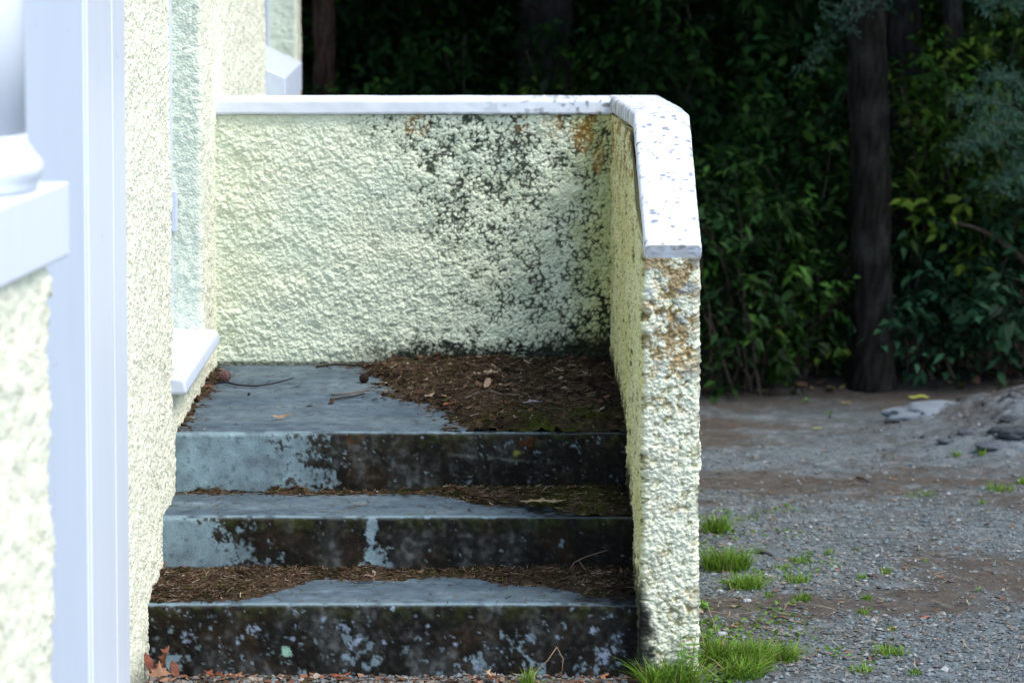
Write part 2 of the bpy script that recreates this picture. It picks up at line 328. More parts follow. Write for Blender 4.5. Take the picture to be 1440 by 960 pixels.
# ------------------------------------------------------------------ parapet round the landing
par = empty('parapet', (.45, 7.6, 0), 'roughcast parapet with white coping stained by algae and orange lichen, round the landing', 'wall')
YB = 8.05; XI = .387
def topz(x, y):
    y = np.asarray(y, float)
    return np.where(y < 6.33, 1.038, np.where(y < 7.0, 1.038+(y-6.33)/.67*.268, 1.306-(y-7.0)/1.05*.035))
def col_back(V, crev, N):
    X, Z = V[:, 0], V[:, 2]
    n = fbm(V*7, 4, 70); n2 = fbm(V*22, 3, 75)
    c = lerp(MINT*1.02, np.array((.76, .79, .60)), sst(.3, .7, n+.5*(Z-.9)))
    # grime: band from the middle top down to the right, heavier towards coping and foot
    dx = X+.06-(Z-1.0)*(-.22)
    g = np.exp(-(dx/.20)**2)*sst(.55, 1.1, Z)*.9
    g = np.maximum(g, sst(-.42, -.05, X)*sst(.5, 1.2, Z)*.75)
    g = np.maximum(g, sst(-.5, -.25, X)*sst(1.12, 1.27, Z)*.95)
    g = np.maximum(g, sst(-.35, .15, X)*(.50+.24*n)); g = np.maximum(g, sst(-.6, .0, X)*sst(.75, .50, Z)*.55)
    g = np.clip(np.maximum(g, .22*sst(-.55, -.3, X))*(.55+.95*n), 0, 1.2)
    c = lerp(c, c*np.array((.66, .72, .69)), np.clip(g*.9, 0, 1)*sst(.35, .7, n2))
    c = lerp(c, ALGAE, np.clip(sst(.29, .62, crev*(.66+.52*g)+.20*(n2-.5)+.16*(fbm(V*150, 2, 77)-.5))*np.clip(g*2.2, 0, 1), 0, .93))
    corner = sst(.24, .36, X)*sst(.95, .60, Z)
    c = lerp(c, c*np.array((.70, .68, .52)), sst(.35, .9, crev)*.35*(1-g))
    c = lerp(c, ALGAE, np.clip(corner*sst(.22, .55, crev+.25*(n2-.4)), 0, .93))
    # black growth at the foot, right of the bare concrete
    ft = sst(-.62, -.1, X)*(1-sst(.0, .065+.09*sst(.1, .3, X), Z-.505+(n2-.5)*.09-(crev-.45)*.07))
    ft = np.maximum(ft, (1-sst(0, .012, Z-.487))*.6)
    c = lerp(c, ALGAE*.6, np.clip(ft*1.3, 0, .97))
    # rust coloured lichen below the coping
    r = .8*blotch(X, Z, [(-.225, 1.245, .05, .04), (.195, 1.235, .035, .05), (.30, 1.22, .05, .09), (.10, 1.24, .02, .02), (.335, 1.12, .02, .06)], (n2-.5)*2.2)
    c = lerp(c, OCHRE, r*sst(.30, .55, n2*.6+.5*crev)*.85)
    bl = blotch(X, Z, [(-.17, 1.255, .06, .035), (.03, 1.25, .05, .02), (-.03, 1.2, .05, .03)], (n2-.5)*2)
    c = lerp(c, ALGAE, bl*sst(.3, .6, crev+.3*n2)*.9)
    y = sst(.20, .36, X+.10*(n-.5)+.05*(n2-.5))
    c = lerp(c, c*np.array((.80, .77, .42)), y*.9)
    return c
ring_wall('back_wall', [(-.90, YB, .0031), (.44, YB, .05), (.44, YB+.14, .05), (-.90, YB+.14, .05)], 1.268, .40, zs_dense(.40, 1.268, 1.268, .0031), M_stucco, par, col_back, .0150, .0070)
def col_side(V, crev, N):
    X, Y, Z = V[:, 0], V[:, 1], V[:, 2]
    n = fbm(V*8, 4, 80); n2 = fbm(V*26, 3, 85)
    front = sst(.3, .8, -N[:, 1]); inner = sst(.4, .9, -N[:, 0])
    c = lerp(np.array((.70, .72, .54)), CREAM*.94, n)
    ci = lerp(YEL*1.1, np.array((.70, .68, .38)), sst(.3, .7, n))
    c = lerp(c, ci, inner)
    c = lerp(c, np.array((.10, .095, .03)), inner*sst(.40, .62, crev+.40*(n2-.4)+.3*(fbm(V*np.array((60, 28, 90)), 3, 88)-.5))*.9)
    c = lerp(c, OCHRE*.7, inner*sst(.98, 1.25, Z)*sst(.5, .62, n2)*.75)
    # corner with the back wall and the foot of the inner face are blackest
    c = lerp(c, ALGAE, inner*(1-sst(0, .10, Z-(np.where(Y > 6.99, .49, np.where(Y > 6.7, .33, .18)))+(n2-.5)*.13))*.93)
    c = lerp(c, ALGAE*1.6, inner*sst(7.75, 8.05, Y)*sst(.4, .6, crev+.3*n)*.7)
    # front end: orange lichen below the coping fading downward
    hi = sst(.50, .98, Z)
    o = front*sst(.50-.08*hi, .64-.08*hi, n2*.55+.25*fbm(V*60, 2, 91)+.28*crev)*(.35+.65*hi)*(.5+.5*sst(.09, .02, np.abs(X-.45)))
    o = np.maximum(o, front*hi*sst(.93, .985, Z)*sst(.3, .5, n2)*.8)
    c = lerp(c, lerp(OCHRE*1.0, np.array((.17, .14, .08)), n), np.clip(o*1.05, 0, .85))
    c = lerp(c, np.array((.34, .37, .36)), front*hi*sst(.6, .7, fbm(V*33+9, 2, 95))*.8)
    c = lerp(c, c*np.array((.52, .46, .26)), sst(.34, .66, crev)*.8)
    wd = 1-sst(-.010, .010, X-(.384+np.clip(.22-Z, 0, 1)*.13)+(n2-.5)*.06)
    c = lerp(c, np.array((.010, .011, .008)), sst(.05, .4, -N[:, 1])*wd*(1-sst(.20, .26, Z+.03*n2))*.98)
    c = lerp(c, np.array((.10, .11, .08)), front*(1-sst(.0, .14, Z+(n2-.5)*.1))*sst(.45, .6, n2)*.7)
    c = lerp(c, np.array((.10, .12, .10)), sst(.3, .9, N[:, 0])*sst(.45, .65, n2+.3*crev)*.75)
    return c
loopS = [(XI, YB+.148, .005), (XI-.006, 6.35, .0032), (.512, 6.35, .012), (.526, YB+.148, .02)]
zz = np.linspace(0, 1, 400)
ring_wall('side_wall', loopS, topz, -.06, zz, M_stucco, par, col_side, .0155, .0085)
# coping: one bent bar over side wall, one straight over the back wall
def coping(name, path, w0, w1, th, colfn, parent, step=.012, closeends=True, rad=.012):
    """path: list of (x_in, x_out, y, z_top) for the side bar; cross-section rounded"""
    path = np.array(path, float); seg = np.concatenate([[0], np.cumsum(np.linalg.norm(np.diff(path[:, 2:4], axis=0), axis=1))])
    s = np.arange(0, seg[-1]+step*.5, step); s[-1] = seg[-1]
    # soften the breaks of slope
    P = np.stack([np.interp(s, seg, path[:, i]) for i in range(4)], -1)
    K = np.exp(-np.linspace(-2, 2, 7)**2); K /= K.sum(); Pp = np.pad(P, ((3, 3), (0, 0)), mode='reflect', reflect_type='odd')
    P = np.stack([np.convolve(Pp[:, i], K, 'valid') for i in range(4)], -1)
    T = np.gradient(P[:, 2:4], axis=0); T /= np.linalg.norm(T, axis=1)[:, None]; Nn = np.stack([-T[:, 1], T[:, 0]], -1)
    Nn *= np.sign(Nn[:, 1])[:, None]
    prof = []
    def arc(cx, cz, a0, a1, n=5):
        for a in np.linspace(a0, a1, n): prof.append((cx+rad*math.cos(a), cz+rad*math.sin(a)))
    # unit section: u 0..1 across (metres later), v 0 top .. -th
    w = .15
    arc(rad, -th+rad*.6, math.pi*1.5, math.pi, 4); prof.append((0, -th*.5)); arc(rad, -rad, math.pi, math.pi/2)
    for u in np.linspace(rad*2, w-rad*2, 40): prof.append((u, 0))
    arc(w-rad, -rad, math.pi/2, 0); prof.append((w, -th*.5)); arc(w-rad, -th+rad*.6, 0, -math.pi/2, 4)
    for u in np.linspace(w-rad*2, rad*2, 5): prof.append((u, -th-rad*.4))
    pr = np.array(prof); m = len(pr); V = []
    shr = np.ones(len(P)); 
    rings = [(0, .35, 0), (0, .7, 0), (0, .86, .0004), (0, .94, .0015)]+[(i, 1.0, 0) for i in range(len(P))]
    rings += [(len(P)-1, .94, 0), (len(P)-1, .6, 0)]
    for i, e, adv in rings:
        if e == 1.0:
            dd = min(s[i], s[-1]-s[i]); e = 1-.04*max(0, 1-dd/.012)**2
        ww = (P[i, 1]-P[i, 0])/w
        u = P[i, 0]+((pr[:, 0]-w/2)*e+w/2)*ww; v = (pr[:, 1]+th/2)*e-th/2
        V.append(np.stack([u, P[i, 2]+Nn[i, 0]*v+adv-.002*(i == 0 and e < .97), P[i, 3]+Nn[i, 1]*v], -1))
    V = np.concatenate(V)
    nz = fbm(V*25, 3, 99)-.5; V[:, 2] += nz*.003
    V[:, 0] += (fbm(V*18, 3, 98)-.5)*.004
    return mk(name, V, [gridq(len(rings), m, True), np.arange(m)[None, ::-1], (np.arange(m)+(len(rings)-1)*m)[None]], M_coping, parent, colfn(V))
WHITE = np.array((.72, .755, .82))
def col_cop(V):
    X, Y, Z = V[:, 0], V[:, 1], V[:, 2]
    n = fbm(V*30, 3, 101); n2 = fbm(V*np.array((120, 60, 60)), 3, 105)
    c = lerp(WHITE, WHITE*.96, n)
    F1, F2, cid = worley(V/.022+n[:, None]*.6, 31)
    rr = .24+.30*cid**2.5
    sp = (1-sst(rr*.7, rr, F1))*(cid > .35)
    den = np.clip(.75+0*X, 0, 1)
    c = lerp(c, np.array((.05, .055, .08)), sp*den*.95)
    f1, f2, c2 = worley(V/.009, 35)
    c = lerp(c, np.array((.12, .12, .15)), (1-sst(.28, .45, f1))*(c2 > .66)*den*.8)
    # lichened lower lip and edges
    e = sst(6.40, 6.33, Y)*sst(.35, .6, n2)
    c = lerp(c, np.array((.42, .36, .28)), e*.55)
    dr = sst(.40, .385, X)*sst(6.95, 7.15, Y)*sst(.5, .62, fbm(np.stack([X*0, Y*90, X*0], -1), 3, 108)); c = lerp(c, np.array((.16, .13, .10)), dr*.8)
    e2 = sst(.507, .525, X)*sst(.45, .6, n2)
    c = lerp(c, np.array((.22, .23, .25)), e2*.6)
    return c
coping('coping', [(.381, .521, 6.336, 1.080), (.388, .540, 6.99, 1.355), (.384, .542, 7.25, 1.352), (.37, .540, YB+.165, 1.318)], 0, 0, .044, col_cop, par, .0045)
def col_cop2(V):
    X, Y, Z = V[:, 0], V[:, 1], V[:, 2]
    n2 = fbm(V*np.array((70, 70, 70)), 3, 115)
    c = lerp(WHITE, WHITE*.95, fbm(V*20, 2, 5))
    g = sst(-.2, .38, X)*sst(.52, .66, n2)
    g = np.maximum(g, sst(-.45, -.1, X)*sst(1.285, 1.262, Z)*sst(.45, .6, n2)*.9)
    c = lerp(c, np.array((.12, .13, .12)), g*.85)
    c = lerp(c, OCHRE, sst(.1, .34, X)*sst(1.30, 1.265, Z)*sst(.6, .7, fbm(V*45, 2, 119))*.8)
    return c
def straight_bar(name, x0, x1, y0, y1, z0, z1, parent, colfn, rad=.009):
    pr = []
    for (cy, cz, a0) in ((y0+rad, z1-rad, math.pi/2), (y1-rad, z1-rad, 0), (y1-rad, z0+rad, -math.pi/2), (y0+rad, z0+rad, -math.pi)):
        for a in np.linspace(a0+math.pi/2, a0, 5): pr.append((cy+rad*math.cos(a), cz+rad*math.sin(a)))
    # extra columns on the visible front
    front = [(y0, z) for z in np.linspace(z0+rad*1.2, z1-rad*1.2, 8)]
    pr = pr+front; pr = np.array(pr); m = len(pr); xs = np.arange(x0, x1, .005)
    V = np.concatenate([np.stack([np.full(m, x), pr[:, 0], pr[:, 1]], -1) for x in xs])
    V[:, 1] += (fbm(V*14, 3, 55)-.5)*.006; V[:, 2] += (fbm(V*12+4, 3, 57)-.5)*.005
    return mk(name, V, [gridq(len(xs), m, True), np.arange(m)[None], (np.arange(m)+(len(xs)-1)*m)[None, ::-1]], M_coping, parent, colfn(V))
straight_bar('coping', -.862, .382, YB-.022, YB+.165, 1.270, 1.318, par, col_cop2)
# ------------------------------------------------------------------ concrete steps
steps = empty('concrete_steps', (-.24, 7.2, 0), 'grey concrete steps with three mossy blackened risers up to the landing', 'steps')
BARE = np.array((.140, .185, .212)); BARE2 = np.array((.20, .285, .32)); MOSS = np.array((.009, .0085, .007))
def cover(kind, X, Y):
    """how thickly needles and leaf mould lie: >0 where covered"""
    P = np.stack([X*9, Y*9, X*0], -1); w = (fbm(P, 4, 130)-.5); w2 = (fbm(P*8, 3, 131)-.5)*1.5
    if kind == 3:
        b = (X-(-.42+(8.0-Y)*.36))/.16
        c = np.minimum(b, 1.0)
        front = (Y-(7.025-.0*X))/.10
        c = np.minimum(c, front*.9+.15)
        c = np.maximum(c, (-.872-X+.045*sst(7.2, 7.9, Y)*sst(8.05, 7.8, Y))/.05*.5)
        return c+w*.9+w2
    if kind == 2:
        d = 6.985-Y
        dep = .020+.03*sst(-.25, .0, X)+.12*sst(-.18, .02, X)+.12*sst(.15, .3, X)
        return (dep-d)/.05+w*1.1+w2*.8
    if kind == 1:
        d = 6.69-Y
        dep = .035+.22*sst(-.42, -.62, X)+.07*sst(-.15, .12, X)+.13*sst(.12, .3, X)+.02*np.sin(X*14)
        return (dep-d)/.06+w*1.0+w2*.7
def build_step(k, y0, y1, z0, z1, dxl, dxr, sx=.004, st=.005):
    xs = np.arange(dxl, dxr+.001, sx); r = .012
    prof = [(y0, z) for z in np.arange(z0, z1-r, .004)]
    prof += [(y0+r-r*math.cos(a), z1-r+r*math.sin(a)) for a in np.linspace(0, math.pi/2, 6)]
    prof += [(y, z1) for y in np.arange(y0+r+st, y1, st)]+[(y1, z1), (y1, z0)]
    prof = np.array(prof); m = len(xs); n = len(prof)
    V = np.zeros((n, m, 3)); V[..., 0] = xs; V[..., 1] = prof[:, 0:1]; V[..., 2] = prof[:, 1:2]
    NV = np.zeros_like(V); tg = np.gradient(prof, axis=0); tg /= np.linalg.norm(tg, axis=1)[:, None]
    NV[..., 1] = -tg[:, 1:2]; NV[..., 2] = tg[:, 0:1]
    V = V.reshape(-1, 3); NV = NV.reshape(-1, 3); X, Y, Z = V.T
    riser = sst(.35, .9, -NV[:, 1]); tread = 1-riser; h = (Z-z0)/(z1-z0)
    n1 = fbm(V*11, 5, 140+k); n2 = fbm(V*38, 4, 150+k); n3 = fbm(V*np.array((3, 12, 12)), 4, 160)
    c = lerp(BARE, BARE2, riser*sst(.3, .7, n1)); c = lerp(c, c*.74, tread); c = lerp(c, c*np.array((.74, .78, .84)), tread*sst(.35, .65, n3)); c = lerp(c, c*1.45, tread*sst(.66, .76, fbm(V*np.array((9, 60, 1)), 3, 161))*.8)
    c = c*(.62+.76*n2)[:, None]*(.80+.4*fbm(V*np.array((20, 20, 7)), 4, 163))[:, None]
    c = lerp(c, c*.55, riser*sst(.60, .72, fbm(V*75, 4, 164))*.8)
    c = lerp(c, BARE2*1.12, (1-sst(.0, .022, np.abs(Y-y0-.008)+np.abs(Z-z1)*1.2))*.55*sst(.35, .6, n2+.1))      # worn pale nosing
    if k == 3:
        mo = sst(-.64, -.34, X+(n1-.5)*.26+(n2-.5)*.14+(h-.6)*.06)
        mo = np.maximum(mo, sst(-.66, -.5, X+.3*(n2-.5))*sst(.80, .95, h+.15*(n2-.5))*.5)
        mo = np.maximum(mo, (1-sst(.0, .13, h+(n2-.5)*.2))*sst(-.8, -.55, X)*.8)
    elif k == 2:
        mo = sst(-.80, -.54, X+(n1-.5)*.18+(n2-.5)*.12+(h-.6)*.10)
        lp = blotch(X, h, [(-.305, .32, .045, .30), (-.315, .8, .018, .3), (-.53, .10, .13, .08)], (n2-.5)*1.8)
        mo = mo*(1-.85*lp)
        mo = np.maximum(mo, (1-sst(.02, .14, h+(n2-.5)*.2))*.9)
    else:
        mo = .99-.40*blotch(X, h, [(-.83, .15, .06, .5), (-.7, .03, .2, .12), (-.42, .12, .12, .13), (-.05, .2, .10, .16), (-.33, .5, .04, .2), (.1, .3, .03, .3), (.3, .25, .07, .25)], (n2-.5)*2.4)
    grey = sst(.44, .66, fbm(V*np.array((17, 17, 9)), 5, 170+k)*.7+n2*.3)*(.75-.15*(k == 3))*(1-.7*sst(.0, .25, X))*(1-.3*h)
    n4 = fbm(V*90, 3, 177)
    nf = fbm(V*75, 4, 178); mo = np.where(riser > .5, sst(.22, .80, mo+((nf-.5)*1.5+(n2-.5)*1.1+(fbm(V*190, 2, 179)-.5)*.7)*sst(.0, .3, mo)), mo)
    mo0 = sst(.25, .7, mo); lpm = lp if k == 2 else 0*X; mo = mo*riser
    mo = np.clip(mo, 0, 1)*(1-np.clip(.85*grey*(.2+1.5*nf)+.08*sst(.55, .8, nf)*(X < .2), 0, .75)*(1-.5*sst(.05, .3, X)*(k > 1)))
    nose = sst(.95, 1.0, h)*riser
    mo = mo*(1-.40*nose*(1-sst(-.05, .15, X))*sst(.4, .6, n2+.1))
    # damp soil and moss creeping over the tread at the right
    tm = tread*sst(.0 if k > 1 else .12, .22 if k > 1 else .33, X+(n2-.5)*.4)*.97
    tm = np.maximum(tm, tread*sst(.0, .5, cover(k, X, Y))*.9)
    mc = lerp(MOSS, np.array((.020, .014, .009)), sst(.45, .7, n1)); mc = lerp(mc, np.array((.022, .028, .008)), sst(.75, .97, h)*riser*sst(.45, .6, n2)*.8)
    mreg = np.clip(mo0*1.0, 0, 1)*riser; c = lerp(c, lerp(np.array((.042, .044, .041)), np.array((.115, .125, .125)), sst(.4, .7, n4*.5+nf*.5)), mreg*(1-.75*lpm))
    c = lerp(c, lerp(mc, mc*2.2, sst(.52, .75, n4)*.7), np.clip(np.maximum(mo, tm), 0, .985))
    # pale lichen rosettes
    if k == 1:
        L = [(265, 896, 11), (355, 884, 10), (375, 898, 6), (340, 896, 4), (335, 903, 5), (415, 861, 5), (415, 881, 5), (413, 897, 5), (455, 871, 5), (487, 880, 10), (496, 902, 11), (484, 924, 7), (553, 855, 4), (600, 880, 6), (517, 879, 3), (600, 890, 4), (836, 886, 6), (855, 912, 9), (848, 925, 10), (872, 895, 7), (785, 895, 5), (742, 897, 5), (762, 935, 5), (540, 903, 4), (640, 905, 4), (672, 938, 6)]
        for (px, py, rr) in L:
            p = at(px, py, y0); d = np.sqrt((X-p.x)**2+((Z-p.z)*1.0)**2)/(rr/565.)+(fbm(V*160, 2, 180)-.5)*1.9
            c = lerp(c, np.array((.24, .30, .38)), riser*(1-sst(.45, 1.0, d))*sst(.38, .55, n4*.5+nf*.5)*.85)
        p = at(404, 916, y0); d = np.sqrt((X-p.x)**2+((Z-p.z)*1.2)**2)/.014+(fbm(V*120, 2, 181)-.5)*1.5
        c = lerp(c, np.array((.28, .46, .36)), riser*(1-sst(.8, 1.05, d))*.9)
    if k == 3:
        for (px, py, rr, cc) in ((500, 618, 16, (.07, .030, .014)), (745, 622, 14, (.075, .028, .014)), (728, 637, 9, (.20, .21, .05)), (820, 660, 5, (.08, .03, .02))):
            p = at(px, py, y0); d = np.sqrt((X-p.x)**2+((Z-p.z)*1.8)**2)/(rr/520.)+(fbm(V*110, 2, 182)-.5)*1.5
            c = lerp(c, np.array(cc), riser*(1-sst(.4, 1.2, d))*sst(.35, .55, nf)*.9)
        ln = riser*(1-sst(.0, .035, np.abs(h-.70+.05*np.sin(X*9)+(n2-.5)*.1)))*sst(-.16, -.1, X)*(1-sst(.12, .2, X))
        c = lerp(c, np.array((.12, .13, .11)), ln*sst(.4, .6, n2)*.7)
    # tiny pale specks
    F1, F2, cid = worley(V/.013, 190); c = lerp(c, np.array((.36, .40, .42)), (1-sst(.08, .15, F1))*(cid > .90)*.5)
    d = .003*(n2-.5)*(.5+2.4*mo)+.006*(n1-.5)*riser+.003*(n3-.5)
    chips = sst(.62, .75, fbm(V*22+5, 3, 195))*(1-sst(.0, .02, np.abs(Y-y0)+np.abs(Z-z1)))
    V = V+NV*(d-.006*chips)[:, None]
    # slight sag of the nosing line, hand laid
    V[:, 2] += tread*0+.004*(fbm(np.stack([X*2.5, X*0, X*0+k], -1), 2, 199)-.5)*sst(.5, 1, h)
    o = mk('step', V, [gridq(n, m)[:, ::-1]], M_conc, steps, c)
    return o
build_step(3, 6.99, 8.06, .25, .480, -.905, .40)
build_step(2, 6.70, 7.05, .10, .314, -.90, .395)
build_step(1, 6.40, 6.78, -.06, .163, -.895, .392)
box('core', -.89, .39, 7.06, 8.05, -.05, .40, M_conc, steps, 0)
# ------------------------------------------------------------------ ground
def ground_base(X, Y):
    g = -.020-.0625*np.clip(Y-6.45, 0, 5.6)-.012*np.clip(Y-12.05, 0, 200)**.9
    mound = np.exp(-(((X-2.75)/.85)**2+((Y-10.75)/.75)**2)**1.3)*.23
    return g+mound
def ground_z(X, Y):
    P = np.stack([X, Y, X*0], -1)
    md = np.exp(-(((X-2.75)/.95)**2+((Y-10.6)/.85)**2))
    z = ground_base(X, Y)+(fbm(P*1.3, 3, 200)-.5)*.035*sst(6.5, 8, Y)+(fbm(P*14, 4, 205)-.5)*.014+(fbm(P*55, 2, 207)-.5)*.006
    z = z+md*((fbm(P*6, 4, 209)-.5)*.13+np.abs(fbm(P*12+5, 3, 210)-.5)*.10)
    bank = sst(11.6, 12.3, Y+(fbm(P*1.5, 2, 211)-.5)*.5)
    return z+bank*(.05+.05*fbm(P*8, 3, 212))-.02*sst(6.42, 6.5, Y)*(X < .4)*0
def ground_z1(x, y): return float(ground_z(np.array([x]), np.array([y]))[0])
def lines(lo, hi, step, out):
    a = list(np.arange(lo, hi, step)); s = step; v = hi
    while v < out: s *= 1.28; v += s; a.append(v)
    s = step; v = lo; b = []
    while v > -out: s *= 1.28; v -= s; b.append(v)
    return np.array(b[::-1]+a)
gx = lines(-1.0, 3.2, .014, 400); gy = lines(5.6, 12.7, .014, 400)
GX, GY = np.meshgrid(gx, gy); gX = GX.ravel(); gY = GY.ravel(); gZ = ground_z(gX, gY)
P = np.stack([gX, gY, gX*0], -1)
soil = np.array((.084, .072, .060)); grav = np.array((.112, .134, .140)); pale = np.array((.20, .22, .23))
a = fbm(P*np.array((1.3, 2.2, 1)), 4, 220); b = fbm(P*7, 4, 225); c_ = fbm(P*30, 3, 227)
gm = sst(.36, .64, a*.6+b*.25+c_*.15+.10*sst(7.4, 6.6, gY)+.07*sst(9.2, 9.8, gY)*sst(10.8, 10.0, gY)-.05*sst(10.6, 11.3, gY))
col = lerp(soil, grav, gm); col = lerp(col, pale, gm*sst(.5, .7, c_)*.5); col = lerp(col, col*.55, sst(.5, .7, fbm(P*22, 3, 229))*.45)
md = np.exp(-(((gX-2.75)/.9)**2+((gY-10.6)/.8)**2)); col = lerp(col, lerp(np.array((.06, .055, .055)), np.array((.13, .15, .17)), sst(.5, .62, b)), np.clip(md*1.2, 0, 1)*.7)
col = lerp(col, np.array((.032, .027, .023)), sst(11.3, 12.1, gY+(a-.5)*1.0)*.85)
col = lerp(col, np.array((.09, .055, .035)), sst(6.75, 6.4, gY)*sst(5.9, 6.25, gY)*sst(.50, .38, gX)*.8)
col = lerp(col, np.array((.06, .08, .03)), sst(.9, .5, gX)*sst(5.8, 6.2, gY)*sst(.45, .6, b)*.6)
gnd = mk('ground', np.stack([gX, gY, gZ], -1), [gridq(len(gy), len(gx))], M_ground, None, col); gnd['kind'] = 'structure'
#--PART2--
# ------------------------------------------------------------------ loose gravel
def rocks(name, C, R, colr, mat, squash=.6, parent=None):
    t = np.array([(1, 0, 0), (-1, 0, 0), (0, 1, 0), (0, -1, 0), (0, 0, 1), (0, 0, -1), (.6, .6, .5), (-.6, .6, .45), (.6, -.6, -.4), (-.6, -.6, .5)], float)[:6]
    f = np.array([(0, 2, 4), (2, 1, 4), (1, 3, 4), (3, 0, 4), (2, 0, 5), (1, 2, 5), (3, 1, 5), (0, 3, 5)])
    n = len(C); a = rng.random(n)*6.283; sc = np.stack([R*(.7+.7*rng.random(n)), R*(.7+.5*rng.random(n)), R*squash*(.7+.5*rng.random(n))], -1)
    V = t[None]*sc[:, None]*(1+.5*(rng.random((n, 6, 1))-.5)); V = V+(rng.random((n, 6, 3))-.5)*R[:, None, None]*.5
    ca, sa = np.cos(a)[:, None], np.sin(a)[:, None]
    V = np.stack([V[..., 0]*ca-V[..., 1]*sa, V[..., 0]*sa+V[..., 1]*ca, V[..., 2]], -1)+C[:, None]
    Fc = (f[None]+np.arange(n)[:, None, None]*6).reshape(-1, 3)
    return mk(name, V.reshape(-1, 3), Fc, mat, parent, np.repeat(colr, 6, 0), False)
n = 74000
Y = np.where(rng.random(n) < .12, 5.0+1.2*rng.random(n), 6.2+5.2*rng.random(n)**1.5); X = -1.0+(1.0+1.0+Y*.22)*rng.random(n)
keep = (X > .50) | (Y < 6.40); P = np.stack([X, Y, X*0], -1)
dens = sst(.40, .56, fbm(P*np.array((1.3, 2.2, 1)), 4, 220)*.7+fbm(P*7, 4, 225)*.3+.10*sst(7.4, 6.6, Y)+.02)*.95+.12
keep &= rng.random(n) < dens*sst(11.4, 7.5, Y)
X = X[keep]; Y = Y[keep]; n = len(X); Z = ground_z(X, Y); R = .0035+.0070*rng.random(n)**2
t = rng.random((n, 1)); v = .55+.9*rng.random((n, 1))
colr = (np.array((.106, .138, .148))*(1-t)+np.array((.130, .122, .110))*t)*v*1.1; w = rng.random(n) > .97; colr[w] = (.30, .31, .31)
tag(rocks('gravel', np.stack([X, Y, Z+R*.25], -1), R, colr, M_stone), kind='stuff')
n = 1800; X = 2.85+rng.normal(0, .45, n); Y = 10.6+rng.normal(0, .38, n); Z = ground_z(X, Y); R = .005+.022*rng.random(n)**4
tag(rocks('rubble', np.stack([X, Y, Z+R*.1], -1), R, np.array((.10, .105, .11))*(.3+1.3*rng.random((n, 1))**1.5), M_stone, .55), kind='stuff')
